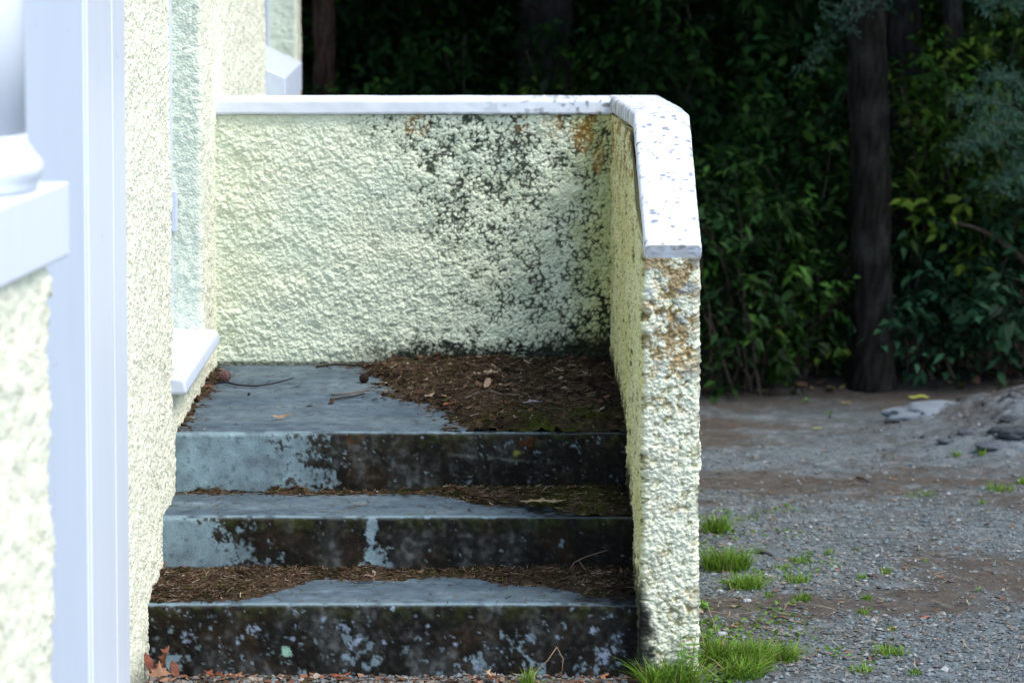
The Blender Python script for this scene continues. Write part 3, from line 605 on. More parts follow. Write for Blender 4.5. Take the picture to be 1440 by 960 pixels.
# ------------------------------------------------------------------ needle litter
def litter(name, k, x0, x1, y0, y1, z, hmax, nneedle, nflake, st=.006):
    xs = np.arange(x0, x1, st); ys = np.arange(y0, y1, st); A, B = np.meshgrid(xs, ys); A = A.ravel(); B = B.ravel()
    def hh(X, Y):
        c = cover(k, X, Y); P = np.stack([X, Y, X*0], -1)
        return hmax*sst(-.1, 1.1, c)*(.45+1.1*fbm(P*25, 3, 230))-.004+.004*sst(-.3, .1, c)+.008*(fbm(P*90, 2, 231)-.5)*sst(-.05, .3, c), c
    h, c = hh(A, B); P = np.stack([A, B, A*0], -1)
    n1 = fbm(P*18, 3, 232); n2 = fbm(P*60, 2, 233); n3 = fbm(P*6, 3, 236)
    col = lerp(np.array((.052, .036, .024)), np.array((.016, .012, .009)), sst(.35, .65, n1)); col = lerp(col, np.array((.15, .09, .055)), sst(.6, .8, n2)*.5)
    if k == 3: mg = sst(7.30, 7.05, B)*sst(-.1, .2, A)
    elif k == 2: mg = sst(.0, .2, A)*.7+.2
    else: mg = A*0+.15
    col = lerp(col, np.array((.050, .060, .009)), np.clip(mg+.15*sst(.5, .7, n3), 0, 1)*sst(.40, .58, n1*.5+n3*.5)*.9)
    col = lerp(col, np.array((.018, .016, .012)), sst(.30, .39, A+(n1-.5)*.12)*.85)
    o = mk(name, np.stack([A, B, z+h], -1), [gridq(len(ys), len(xs))], M_litter, None, col); tag(o, kind='stuff')
    # needles
    N = nneedle*4; X = x0+(x1-x0)*rng.random(N); Y = y0+(y1-y0)*rng.random(N); h, c = hh(X, Y)
    kp = rng.random(N) < sst(-.75, .5, c)**2*.95+.014; X, Y, h, c = X[kp][:nneedle], Y[kp][:nneedle], np.maximum(h[kp][:nneedle], .001), c[kp][:nneedle]
    n = len(X); a = rng.random(n)*6.283; L = .008+.024*rng.random(n)**1.3; w = .0005+.0006*rng.random(n); tilt = (rng.random(n)-.4)*.5*sst(-.1, .6, c)
    d = np.stack([np.cos(a), np.sin(a), tilt], -1); s = np.stack([-np.sin(a), np.cos(a), a*0], -1); bend = (rng.random(n)-.5)*.35
    C = np.stack([X, Y, z+h+.0015+np.abs(tilt)*L*.45], -1); Vv = []
    for t in (-.5, 0, .5):
        b = C+d*(L*t)[:, None]+s*(bend*L*(.25-t*t))[:, None]; Vv += [b-s*w[:, None], b+s*w[:, None]+np.array((0, 0, .0006))]
    V = np.stack(Vv, 1).reshape(-1, 3); i = np.arange(n)[:, None]*6
    Q = np.concatenate([i+np.array([[0, 2, 3, 1]]), i+np.array([[2, 4, 5, 3]])])
    pal = np.array([(.095, .056, .034), (.058, .036, .022), (.16, .115, .08), (.02, .014, .01), (.34, .27, .20), (.075, .08, .018)])
    cc = pal[rng.choice(6, n, p=[.3, .26, .14, .18, .05, .07])]*(.6+.7*rng.random((n, 1)))
    gm_ = (k == 3)*sst(7.35, 7.08, Y)*sst(-.15, .1, X)*.7+(k == 2)*sst(.0, .2, X)*.5; rs = rng.random(n) < gm_; cc[rs] = np.array((.06, .068, .012))*(.4+1.0*rng.random((rs.sum(), 1)))
    cc = np.where((X > .30)[:, None], cc*.4, cc)
    tag(mk('pine_needles', V, Q, M_dry, None, np.repeat(cc, 6, 0), False), kind='stuff')
    # leaf flakes
    N = nflake*4; X = x0+(x1-x0)*rng.random(N); Y = y0+(y1-y0)*rng.random(N); h, c = hh(X, Y)
    kp = rng.random(N) < sst(-.2, .4, c)+.012; X, Y, h = X[kp][:nflake], Y[kp][:nflake], np.maximum(h[kp][:nflake], .001)
    flakes(name.replace('bed', 'crumbs') if 'bed' in name else 'leaf_crumbs', X, Y, z+h+.002, .003, .015 if k == 3 else .009)
def flakes(name, X, Y, Z, r0, r1, pal=None, tl=.8):
    n = len(X); a = rng.random(n)*6.283; r = r0+(r1-r0)*rng.random(n)**2; q = np.linspace(0, 6.283, 5, endpoint=False)
    V = np.stack([np.cos(q)*1.3, np.sin(q)*.7, q*0], -1)[None]*r[:, None, None]*(.6+.8*rng.random((n, 5, 1)))
    V[..., 2] = (V[..., 0]*(rng.random((n, 1))-.5)+V[..., 1]*(rng.random((n, 1))-.5))*tl+np.abs(V[..., 0])*.3
    ca, sa = np.cos(a)[:, None], np.sin(a)[:, None]
    V = np.stack([V[..., 0]*ca-V[..., 1]*sa, V[..., 0]*sa+V[..., 1]*ca, V[..., 2]], -1)+np.stack([X, Y, Z], -1)[:, None]
    pal = np.array(pal or [(.13, .07, .04), (.20, .13, .085), (.08, .04, .025), (.34, .27, .20), (.06, .03, .02), (.07, .06, .02), (.05, .025, .015), (.10, .05, .03)]); cc = pal[rng.integers(0, len(pal), n)]*(.6+.7*rng.random((n, 1)))
    return tag(mk(name, V.reshape(-1, 3), (np.arange(n)[:, None]*5+np.arange(5)[None]), M_dleaf, None, np.repeat(cc, 5, 0), False), kind='stuff')
litter('needle_litter_bed', 3, -.87, .386, 7.005, 8.05, .480, .026, 15000, 700)
litter('needle_litter_bed', 2, -.875, .386, 6.715, 6.998, .314, .016, 4500, 220)
litter('needle_litter_bed', 1, -.87, .386, 6.415, 6.708, .163, .018, 7500, 320)
n = 1500; X = -.88+1.4*rng.random(n); Y = 6.16+.235*rng.random(n)
flakes('leaf_crumbs', X, Y, ground_z(X, Y)+.003, .003, .014, [(.20, .09, .05), (.13, .06, .04), (.30, .18, .12), (.07, .04, .03), (.28, .24, .2)], .5)
n = 1500; Y = 6.5+4.8*rng.random(n)**1.3; X = .53+(1.0+Y*.18)*rng.random(n)**1.3
flakes('leaf_crumbs', X, Y, ground_z(X, Y)+.005, .003, .010, [(.25, .16, .1), (.16, .10, .06), (.34, .26, .18), (.22, .10, .05)], .4)
# ------------------------------------------------------------------ single fallen leaves, twigs, cones
def leaf_shape(kind):
    if kind == 'oval': return [(-1, 0), (-.6, .30), (0, .42), (.5, .30), (1, 0), (.5, -.30), (0, -.42), (-.6, -.30)]
    if kind == 'oak': return [(-1, .03), (-.85, .13), (-.62, .12), (-.50, .34), (-.36, .16), (-.15, .15), (.02, .46), (.15, .18), (.35, .15), (.55, .40), (.62, .14), (1.05, .10), (.72, -.04), (.60, -.14), (.45, -.40), (.28, -.14), (.02, -.16), (-.12, -.42), (-.30, -.15), (-.5, -.14), (-.66, -.26), (-.8, -.10), (-1, -.03)]
    if kind == 'maple': return [(-.9, 0), (-.45, .12), (-.55, .55), (-.15, .40), (.1, .95), (.3, .38), (.62, .50), (.55, .22), (1, 0), (.55, -.22), (.62, -.5), (.3, -.38), (.1, -.95), (-.15, -.40), (-.55, -.55), (-.45, -.12)]
    return [(-1, 0), (-.5, .12), (.2, .16), (1, .05), (.3, -.10), (-.4, -.14)]
leafcount = 0
def fallen_leaf(px, py, plane, size, color, label, kind='oval', rot=0., curl=.25, pitch=0., roll=0., lift=.004, Y=None, group=None):
    if Y is not None: p = at(px, py, Y)
    elif plane is None: p = ground_at(px, py)
    else: p = plane_at(px, py, plane)
    out = np.array(leaf_shape(kind), float); n = len(out); mid = np.stack([np.linspace(-.9, .9, 5), np.zeros(5)], -1)
    bm = bmesh.new(); V2 = [bm.verts.new((x, y, 0)) for x, y in out]; fc = bm.faces.new(V2)
    bmesh.ops.triangulate(bm, faces=bm.faces); bmesh.ops.subdivide_edges(bm, edges=bm.edges[:], cuts=2, use_grid_fill=True)
    cs = random.random()*6
    for v in bm.verts:
        x, y = v.co.x, v.co.y
        v.co.z = curl*(abs(y)*.9+.25*x*x+.18*math.sin(x*4+cs)+.12*math.sin(y*7+cs))
    r = bmesh.ops.solidify(bm, geom=bm.faces[:], thickness=.02)
    bmesh.ops.scale(bm, vec=(size, size, size), verts=bm.verts)
    M = Matrix.Rotation(rot, 4, 'Z') @ Matrix.Rotation(pitch, 4, 'Y') @ Matrix.Rotation(roll, 4, 'X'); bm.transform(M)
    mz = min(v.co.z for v in bm.verts); bmesh.ops.translate(bm, vec=(0, 0, -mz-.001+lift), verts=bm.verts)
    me = bpy.data.meshes.new('fallen_leaf'); bm.to_mesh(me); bm.free(); me.materials.append(M_dleaf)
    a = me.color_attributes.new('col', 'FLOAT_COLOR', 'POINT')
    for i, v in enumerate(me.vertices):
        f = .75+.5*random.random(); a.data[i].color = (color[0]*f, color[1]*f, color[2]*f, 1)
    for q in me.polygons: q.use_smooth = True
    o = link('fallen_leaf', me); o.location = p
    return tag(o, label, 'leaf', group)
fl = fallen_leaf
fl(763, 711, .322, .062, (.42, .31, .18), 'long tan lobed oak leaf lying on the middle step at the right', 'oak', .05, .16, lift=.012)
fl(503, 712, .314, .028, (.30, .22, .14), 'thin pale curled leaf scrap on the bare middle step tread', 'strip', .2, .3)
fl(394, 590, .480, .034, (.34, .24, .17), 'curled pinkish tan leaf on the bare front of the landing', 'strip', .5, .9, roll=.9)
fl(683, 529, .505, .040, (.40, .31, .22), 'pale tan curled leaf on the litter near the back of the landing', 'oak', .3, .5)
fl(686, 545, .503, .026, (.42, .28, .19), 'small pinkish upright leaf scrap in the middle of the landing litter', 'oval', 1.2, .6, pitch=-.5)
fl(716, 576, .498, .034, (.30, .09, .04), 'red brown star shaped leaf on the landing litter', 'maple', .5, .5)
fl(746, 569, .500, .036, (.30, .29, .30), 'grey curled leaf on the landing litter right of the red leaf', 'oak', .2, .6)
fl(817, 536, .502, .024, (.34, .13, .05), 'small orange brown leaf near the right corner of the landing', 'oval', .1, .4)
fl(700, 586, .495, .026, (.36, .23, .15), 'tan leaf fragment at the front of the landing litter', 'strip', .8, .7)
fl(660, 520, .503, .028, (.30, .22, .15), 'thin buff leaf on litter at the foot of the back parapet', 'strip', -.4, .5)
fl(630, 570, .495, .024, (.28, .10, .05), 'rusty leaf scrap at the left edge of the landing litter', 'oval', .9, .5)
fl(272, 566, .48, .026, (.16, .06, .04), 'dark red crumpled leaf on the landing against the house wall', 'maple', .6, .9)
fl(288, 549, .48, .030, (.14, .07, .04), 'brown crumpled leaf beside the round cone at the back of the landing', 'oak', .2, .9)
fl(228, 806, .163, .030, (.22, .09, .05), 'reddish leaf standing on end against the wall on the bottom tread', 'oval', 1.2, .5, pitch=-1.1)
fl(330, 815, .163, .022, (.42, .33, .26), 'pale crumbled leaf bit on the left of the bottom tread', 'oval', .3, .7, lift=.014)
fl(520, 817, .168, .020, (.40, .27, .18), 'small tan leaf bit on the bottom tread near its middle', 'oval', .3, .6, lift=.01)
fl(804, 694, .322, .020, (.30, .16, .09), 'brown leaf bit on the middle step near the side parapet', 'oval', .9, .8, lift=.012)
G = 'brown leaves heaped at the wall corner below the bottom step'
fl(231, 942, None, .036, (.20, .08, .045), 'large curled copper brown leaf standing in the corner heap', 'oak', .7, .75, pitch=-.9, Y=6.3, group=G)
fl(222, 952, None, .034, (.30, .16, .10), 'pale tan leaf lying under the large copper leaf', 'maple', .1, .5, roll=.4, Y=6.26, group=G)
fl(245, 950, None, .030, (.15, .06, .035), 'dark red brown leaf at the right of the corner heap', 'oval', 1.9, .6, pitch=-.6, Y=6.29, group=G)
fl(207, 944, None, .032, (.18, .06, .04), 'dark maroon leaf pressed against the house wall in the corner heap', 'oval', 2.2, .6, pitch=-.8, Y=6.33, group=G)
for (px, s, c, lb) in ((300, .034, (.22, .07, .04), 'dark red leaf on the ground below the left third of the bottom step'), (325, .028, (.42, .20, .10), 'orange leaf on the ground at the foot of the bottom step, left of its middle'), (480, .030, (.36, .10, .05), 'bright red brown leaf on the ground below the middle of the bottom step'), (690, .034, (.44, .30, .20), 'buff leaf on the ground at the foot of the bottom step beside the grass sprig'), (850, .024, (.36, .16, .08), 'orange brown leaf on the ground near the foot of the parapet')):
    fl(px, 952, None, s, c, lb, 'oak', random.random()*6, .5, Y=6.33)
for (px, py, s, c, kd, lb) in (
    (1292, 561, .050, (.38, .42, .08), 'oval', 'large yellow green leaf on the soil beside the pale stone'),
    (1150, 604, .024, (.38, .42, .10), 'oval', 'small upright yellow leaf on the bare gravel'),
    (1190, 569, .024, (.36, .26, .08), 'oval', 'yellow brown leaf near the foot of the big tree trunk'),
    (1134, 565, .024, (.12, .30, .08), 'maple', 'small green leaf at the edge of the trees'),
    (1068, 552, .026, (.34, .24, .10), 'oval', 'ochre leaf below the bushes, right of another one'),
    (1043, 548, .022, (.36, .32, .08), 'oval', 'pale yellow leaf below the bushes nearest the parapet'),
    (1030, 602, .036, (.24, .08, .05), 'strip', 'reddish leaf on the gravel just right of the parapet'),
    (1058, 648, .034, (.34, .20, .10), 'strip', 'long buff strip of bark or leaf on the gravel'),
    (1301, 871, .022, (.36, .14, .09), 'strip', 'small salmon coloured leaf scrap on the blue grey gravel')):
    fl(px, py, None, s, c, lb, kd, random.random()*.6-.3, .45, lift=.006)
def twig(name, label, paths, color, cat='twig', sides=5):
    o = paths[0][0][0]
    return tag(tubes(name, paths, M_dry, color, None, sides, .3, tuple(o)), label, cat)
def tp(pts, z, lift=.004):
    return np.array([tuple(plane_at(x, y, z)+Vector((0, 0, lift+l))) for x, y, l in pts])
twig('twig', 'dark forked twig lying across the bare left part of the landing', [(tp([(300, 541, 0), (318, 541, .004), (335, 545, .004), (360, 546, .003), (380, 545, .006), (395, 542, .008), (413, 538, .01)], .48), np.array([.003, .0034, .003, .003, .0026, .0022, .0015])), (tp([(372, 545, .004), (380, 540, .006)], .48), .0012)], (.035, .03, .03))
twig('twig', 'long thin dark stick along the foot of the back parapet', [(tp([(444, 518, 0), (470, 516, .004), (510, 517, .003), (560, 515, .006)], .48), np.array([.003, .004, .003, .002])), (tp([(455, 517, .003), (466, 520, 0)], .48), .0015)], (.04, .03, .025))
twig('twig', 'short dark stick poking out of the left edge of the litter', [(tp([(464, 564, 0), (480, 563, .004), (494, 561, .003), (512, 558, .006)], .48), .0032)], (.05, .045, .045))
twig('twig', 'brown stick just behind the short dark stick at the litter edge', [(tp([(466, 557, 0), (490, 557, .003), (520, 553, .006)], .48), .0024)], (.14, .09, .06))
twig('twig', 'long grey weathered stick lying in the middle of the landing litter', [(tp([(655, 562, 0), (672, 557, .006), (690, 555, .008), (710, 561, .005)], .50), np.array([.003, .005, .005, .003]))], (.16, .13, .11))
twig('twig', 'thin buff stick beside the grey weathered stick in the litter', [(tp([(706, 556, 0), (720, 560, .006), (742, 558, .005)], .50), .0022)], (.24, .18, .13))
twig('twig', 'short pale twig on the middle step above the oak leaf', [(tp([(760, 697, .0), (768, 693, .012), (778, 692, .014)], .325), .0018)], (.26, .18, .12))
def arcs(Y, pts, r): return (np.array([tuple(at(x, y, Y+dy)) for x, y, dy in pts]), r)
twig('twig', 'thin pale arching twig leaning on the second riser near the parapet', [arcs(6.66, [(803, 815, 0), (800, 803, 0), (808, 790, .005), (825, 782, .01), (854, 773, .02)], .0011), arcs(6.66, [(815, 789, .005), (824, 802, 0), (838, 816, 0)], .0010)], (.22, .15, .11))
twig('twig', 'pale bent stalk leaning on the bottom riser right of its middle', [arcs(6.36, [(752, 944, 0), (770, 928, .01), (783, 909, .02)], .0013), arcs(6.36, [(783, 909, .02), (792, 926, .01), (790, 948, 0)], .0010)], (.26, .18, .13))
twig('twig', 'thin brown upright stalk at the right end of the bottom tread', [arcs(6.62, [(880, 838, 0), (876, 820, 0), (872, 800, .01)], .0012), arcs(6.62, [(868, 832, 0), (878, 812, 0), (873, 798, 0)], .0010)], (.20, .12, .08))
twig('dry_stalk', 'tall dry pinkish stalk rising from the grass right of the parapet', [arcs(6.85, [(1010, 925, 0), (1010, 900, 0), (1004, 875, 0), (995, 852, 0)], .0014)], (.40, .28, .22), 'stalk')
def gtwig(pts, r, c, label):
    P = np.array([tuple(ground_at(x, y)+Vector((0, 0, l))) for x, y, l in pts]); twig('twig', label, [(P, r)], c)
gtwig([(1062, 779, .006), (1072, 779, .012), (1088, 783, .006)], np.array([.006, .009, .004]), (.13, .12, .12), 'thick grey stick on the gravel by the grass tufts')
gtwig([(1090, 870, .004), (1100, 871, .008), (1110, 873, .004)], .004, (.14, .09, .07), 'short brown stick on the coarse gravel')
gtwig([(1205, 673, .006), (1215, 677, .01), (1223, 679, .006)], .004, (.09, .07, .07), 'small dark stick in the middle of the bare soil')
gtwig([(1220, 811, .004), (1236, 814, .006)], .003, (.20, .12, .10), 'tiny reddish stick beside a small grass tuft')
gtwig([(1095, 929, .006), (1120, 927, .008), (1142, 930, .005)], .002, (.34, .26, .2), 'thin straw coloured stalk at the edge of the big grass tuft')
def cone(px, py, z, r, color, label, lift=0):
    p = plane_at(px, py, z); n = 14; m = 20; V = []
    for i in range(n):
        a = math.pi*i/(n-1)
        for j in range(m):
            b = 2*math.pi*(j+.5*(i % 2))/m; rr = r*math.sin(a)*(1+.16*((i+j) % 2)); V.append((rr*math.cos(b), rr*math.sin(b), r*1.15*math.cos(a)+r))
    V = np.array(V); c = np.asarray(color)*(.6+.8*((np.arange(len(V))*7) % 5)[:, None]/5)
    o = mk('seed_cone', V, [gridq(n, m, True)], M_dry, None, c, False); o.location = (p.x, p.y, p.z+lift)
    tag(o, label, 'cone')
cone(316, 537, .48, .0165, (.13, .075, .07), 'round brown seed cone at the back left of the landing')
cone(512, 538, .48, .013, (.03, .018, .015), 'small dark seed cone at the left tip of the landing litter')
cone(350, 556, .48, .004, (.04, .03, .03), 'tiny dark seed left of the curled leaf on the landing')
# small stone chips
def pebble(p, r, c, label, cat='stone', name='stone', sq=.6, seed=0, parent=None, mat=None):
    bm = bmesh.new(); bmesh.ops.create_icosphere(bm, subdivisions=4, radius=1); V = np.array([v.co[:] for v in bm.verts])
    Fq = np.array([[v.index for v in f.verts] for f in bm.faces]); bm.free()
    f1, f2, ci = worley(V*1.5+seed*2.7, 305); V = V*(.85+.22*np.clip(f1, 0, 1)*(ci-.2)*(seed > 2)+.5*(fbm(V*1.6+seed*3.1, 3, 300+seed)-.5)+.35*(fbm(V*6+seed, 3, 310)-.5))[:, None]*np.array(r)
    cc = np.asarray(c)*(.75+.5*fbm(V*20, 3, 320)[:, None])
    o = mk(name, V, Fq, mat or M_stone, None, cc); o.location = p; return tag(o, label, cat)
p = ground_at(1330, 580); pebble((p.x+.02, p.y+.12, p.z-.03), (.30, .14, .055), (.17, .20, .23), 'flat pale grey stone half buried in the bank at the edge of the trees', seed=2)
for i, (px, py, r, lb) in enumerate(((1395, 632, .07, 'dark angular lump of broken tarmac at the foot of the earth bank'), (1432, 612, .09, 'dark lump of broken tarmac at the right edge of the frame'), (1360, 610, .045, 'grey lump in the middle of the earth bank'), (1420, 592, .05, 'grey chunk high on the earth bank'), (1330, 622, .04, 'small grey chunk at the left foot of the earth bank'), (1405, 608, .05, 'dark chunk between the larger lumps on the bank'))):
    p = ground_at(px, py); pebble((p.x, p.y, p.z+r*.1), (r*.95, r*.7, r*.36), (.05, .055, .062) if i % 2 else (.085, .095, .11), lb, seed=5+i)
for i, (px, py, r, lb) in enumerate(((1015, 893, .014, 'pale blue grey pebble in the grass right of the parapet'), (1012, 832, .010, 'small whitish pebble near the parapet'), (1050, 845, .012, 'pale pebble on the gravel below a grass tuft'))):
    p = ground_at(px, py); pebble((p.x, p.y, p.z+.002), (r*1.2, r, r*.6), (.42, .45, .47), lb, seed=15+i)
# ------------------------------------------------------------------ grass
def grass(c, wx, wy, h, n, name='grass_tuft', label=None, group=None, dry=.08, kind=None, zf=None, lean=.8):
    X = c[0]+wx*np.clip(rng.normal(0, .42, n), -.7, .7)*(1 if n > 55 else .7); Y = c[1]+wy*np.clip(rng.normal(0, .42, n), -.7, .7); Z = ground_z(X, Y)-.004
    H = h*(.35+.75*rng.random(n)); a = rng.random(n)*6.283; ln = lean*(.15+.75*rng.random(n))
    out = np.stack([np.cos(a)+ (X-c[0])/wx*.8, np.sin(a), a*0], -1); s = np.stack([-np.sin(a+.5), np.cos(a+.5), a*0], -1); w = .0010+.0012*rng.random(n)
    B = np.stack([X, Y, Z], -1); Vv = []
    for t, ww in ((0, 1), (.35, 1), (.7, .7), (1, .08)):
        p = B+np.array((0, 0, 1.))*(H*(t-.28*ln*t*t))[:, None]+out*(H*ln*t*t)[:, None]; Vv += [p-s*(w*ww)[:, None], p+s*(w*ww)[:, None]]
    V = np.stack(Vv, 1).reshape(-1, 3); i = np.arange(n)[:, None]*8
    Q = np.concatenate([i+np.array([[0, 1, 3, 2]])+2*k for k in range(3)])
    t = rng.random((n, 1)); cc = np.array((.07, .17, .018))*(1-t)+np.array((.21, .34, .035))*t
    d = rng.random(n) < dry; cc[d] = (.34, .28, .14); cc = cc*(.75+.5*rng.random((n, 1)))
    o = mk(name, V, Q, M_grass, None, np.repeat(cc, 8, 0), True, origin=(c[0], c[1], ground_z1(c[0], c[1])))
    return tag(o, label, 'grass' if kind is None else None, group, kind)
T = [(1007, 748, 48, 30, 190, 'grass tuft against the parapet, farthest of the three big ones'), (1022, 800, 84, 38, 420, 'wide dark green grass tuft against the middle of the parapet'), (1048, 828, 62, 26, 240, 'green grass tuft just in front of the wide one beside the parapet'),
     (938, 940, 105, 46, 460, 'bright grass tuft growing in front of the parapet foot'), (1050, 932, 90, 40, 460, 'broad grass tuft on the gravel right of the parapet foot'), (1098, 928, 54, 30, 260, 'grass tuft at the right end of the broad clump'), (1010, 935, 50, 46, 230, 'ragged grass beside the right edge of the parapet foot'), (1045, 957, 70, 34, 240, 'grass tuft at the bottom edge right of the parapet'), (740, 942, 26, 30, 60, 'small grass sprig under the bottom step')]
for (px, py, w, h, n, lb) in T:
    p = ground_at(px, min(py, 952)); s = F/p.y
    if py < 943 and px < 960: p.y = 6.31
    grass((p.x, p.y), w/s*.5, w/s*.45, h/s*1.05, int(n*1.5), label=lb, lean=1.25)
small = [(1125, 790, 50, 10, 90), (1121, 818, 42, 15, 110), (1129, 844, 32, 13, 80), (1102, 800, 36, 8, 60), (1168, 779, 26, 9, 45), (1206, 774, 15, 7, 24), (1211, 813, 27, 9, 50), (1247, 806, 27, 9, 46), (1217, 842, 28, 9, 50), (1213, 862, 30, 9, 50), (1252, 885, 26, 8, 44), (1250, 921, 52, 15, 130), (1211, 944, 38, 12, 90), (1284, 948, 28, 9, 60), (1300, 789, 11, 6, 18), (1300, 695, 54, 7, 80), (1405, 690, 52, 11, 120), (1382, 708, 15, 8, 24), (1267, 577, 28, 9, 60), (1277, 699, 20, 5, 24), (1388, 720, 18, 5, 20), (1345, 642, 26, 9, 50), (1380, 640, 20, 10, 44), (1437, 680, 20, 12, 50), (1167, 582, 20, 7, 30), (1107, 712, 14, 7, 16), (1080, 840, 20, 10, 30), (1375, 830, 20, 8, 16)]
where = ['in front of the dark soil, nearest the wide tuft by the parapet', 'directly below the low tuft beside the wide one', 'lowest of the column of three tufts right of the parapet grass', 'between the big parapet tufts and the column of three', 'on the dark soil above the middle of the gravel', 'tiny one on the dark soil right of the one above the gravel', 'left one of a pair on the dark soil', 'right one of a pair on the dark soil', 'where dark soil meets the coarse gravel', 'on the coarse gravel just below the edge of the dark soil', 'alone on the coarse gravel, above a wide tuft', 'widest one on the coarse gravel near the bottom edge', 'lower left of the widest gravel tuft', 'closest to the bottom edge of the gravel', 'tiny one on the soil towards the right', 'long thin strip of grass across the middle of the drive', 'wide one left of the right frame edge on the drive', 'just below the wide one near the right frame edge', 'left of the pale stone in the bank', 'tiny one left of the long thin strip', 'small one under the right end of the long strip', 'at the left foot of the earth bank', 'under the tarmac lump of the bank', 'at the right frame edge below the bank', 'flat one in front of the grey tree trunk', 'sparse one on the soil beyond the farthest parapet tuft', 'among the pebbles below the big parapet tufts', 'yellowish one on the gravel towards the right edge']
for i, (px, py, w, h, n) in enumerate(small):
    p = ground_at(px, py); s = F/p.y
    grass((p.x, p.y), w/s*.5, w/s*.6, h/s*1.3, n, label='small grass tuft '+where[i], group='small grass tufts scattered over the gravel', dry=.05, lean=1.1)
n = 700; Y = 6.4+3.4*rng.random(n)**1.3; X = .55+(.5+Y*.2)*rng.random(n)**1.5; a = rng.random(n)*6.283; L = .012+.04*rng.random(n)**2; w = .0008+.0008*rng.random(n)
d = np.stack([np.cos(a), np.sin(a), a*0], -1)*L[:, None]; q = np.stack([-np.sin(a), np.cos(a), a*0], -1)*w[:, None]; C = np.stack([X, Y, ground_z(X, Y)+.009], -1); nb = q*6*(rng.random((n, 1))-.5)
V = np.stack([C-d-q, C-d+q, C+nb-q, C+nb+q, C+d-q*.3, C+d+q*.3], 1).reshape(-1, 3); i = np.arange(n)[:, None]*6
tag(mk('straw', V, np.concatenate([i+np.array([[0, 1, 3, 2]]), i+np.array([[2, 3, 5, 4]])]), M_dry, None, np.repeat(np.array([(.26, .20, .13), (.12, .08, .05), (.34, .29, .2)])[rng.integers(0, 3, n)], 6, 0), False), kind='stuff')
# low weeds along the parapet
n = 2600; Y = 6.35+2.6*rng.random(n)**1.6; X = .54+.55*rng.random(n)**1.8; kp = fbm(np.stack([X*5, Y*5, X*0], -1), 3, 260) > .52; X = X[kp]; Y = Y[kp]
def leaves(name, C, D, size, cols, mat, parent=None, wid=.42, kind=None, origin=None, fold=.25, droop=.25):
    n = len(C); D = D/np.linalg.norm(D, axis=1)[:, None]
    up = rng.normal(0, .45, (n, 3))+np.array((0, -.25, 1)); S_ = np.cross(D, up); S_ /= np.linalg.norm(S_, axis=1)[:, None]+1e-9; U = np.cross(S_, D)
    L = (size*np.ones(n))[:, None]; w = L*wid*.5
    dr = np.array((0, 0, -1.))*L*droop
    V = np.stack([C, C+D*L*.42+S_*w+U*w*fold+dr*.15, C+D*L*.42-S_*w+U*w*fold+dr*.15, C+D*L*.45+dr*.15, C+D*L+dr, ], 1)
    f = np.array([(0, 1, 3), (1, 4, 3), (4, 2, 3), (2, 0, 3)])
    o = mk(name, V.reshape(-1, 3), (np.arange(n)[:, None, None]*5+f[None]).reshape(-1, 3), mat, parent, np.repeat(cols, 5, 0), True, origin)
    if kind: o['kind'] = kind
    return o
nn = len(X); D = rng.normal(0, 1, (nn, 3)); D[:, 2] = np.abs(D[:, 2])*.5
leaves('ground_weeds', np.stack([X, Y, ground_z(X, Y)+.006*rng.random(nn)], -1), D, .010+.014*rng.random(nn), np.array((.10, .19, .03))*(.5+rng.random((nn, 1))), M_leaf, None, .6, 'stuff')
# upright weed against the end of the parapet
def weed(px, py, hpx, Y, label, nst=4):
    b = at(px, py, Y); b.z = ground_z1(b.x, b.y); s = F/Y; r = empty('weed_plant', b, label, 'weed'); lst = []; Cs = []; Ds = []
    for i in range(nst):
        h = hpx/s*(.6+.45*random.random()); e = np.array((b.x+random.uniform(-.025, .035), b.y+random.uniform(-.02, .02), b.z+h)); P_ = curve(np.array(b)+(0, 0, -.01), e, (random.uniform(-.01, .01), 0, 0), 9); lst.append((P_, np.linspace(.0016, .0007, 9)))
        for q in range(22):
            t = .15+.85*random.random(); k = P_[int(t*8)]; Cs.append(k); a = random.random()*6.28; Ds.append((math.cos(a), math.sin(a)*.7, .5))
    tubes('stem', lst, M_grass, (.14, .24, .06), r)
    Cs = np.array(Cs); leaves('foliage', Cs, np.array(Ds), .012+.012*rng.random(len(Cs)), np.array((.15, .30, .05))*(.6+.7*rng.random((len(Cs), 1))), M_leaf, r, .35)
weed(962, 945, 78, 6.31, 'spindly green weed growing up the right edge of the parapet foot', 5)
weed(1000, 905, 30, 6.7, 'broad leaved weed low in the grass right of the parapet', 4)
weed(992, 835, 18, 7.2, 'small leafy weed close to the parapet beside the grass', 4)
# ------------------------------------------------------------------ trees and bushes
def gz(x, y): return ground_z1(x, y)
def trunk(x, y, r, h, lean=(0, 0), color=(.055, .05, .05), parent=None, flare=1.25):
    n = 90; t = np.linspace(0, 1, n); P_ = np.stack([x+lean[0]*t+.02*np.sin(t*7), y+lean[1]*t, gz(x, y)-.05+h*t], -1)
    R = r*(1-.35*t)*(1+(flare-1)*np.exp(-t*h/.10)); sd = 40
    V, Q, cap = tube_arr(P_, R, sd, 0)
    c0 = np.repeat(P_, sd, 0); d = V-c0; d /= np.linalg.norm(d, axis=1)[:, None]
    q = V*np.array((45, 45, 9)); f1, f2, c2 = worley(q+fbm(V*30, 2, 400)[:, None], 401)
    V = V+d*(.010*sst(.0, .35, f2-f1)+.02*(fbm(V*8, 3, 402)-.5))[:, None]
    col = lerp(np.asarray(color)*.45, np.asarray(color)*1.3, sst(.0, .3, f2-f1)); col = lerp(col, np.array((.10, .11, .10)), sst(.55, .7, fbm(V*12, 3, 404))*.12)
    return mk('trunk', V, [Q]+cap, M_bark, parent, col)
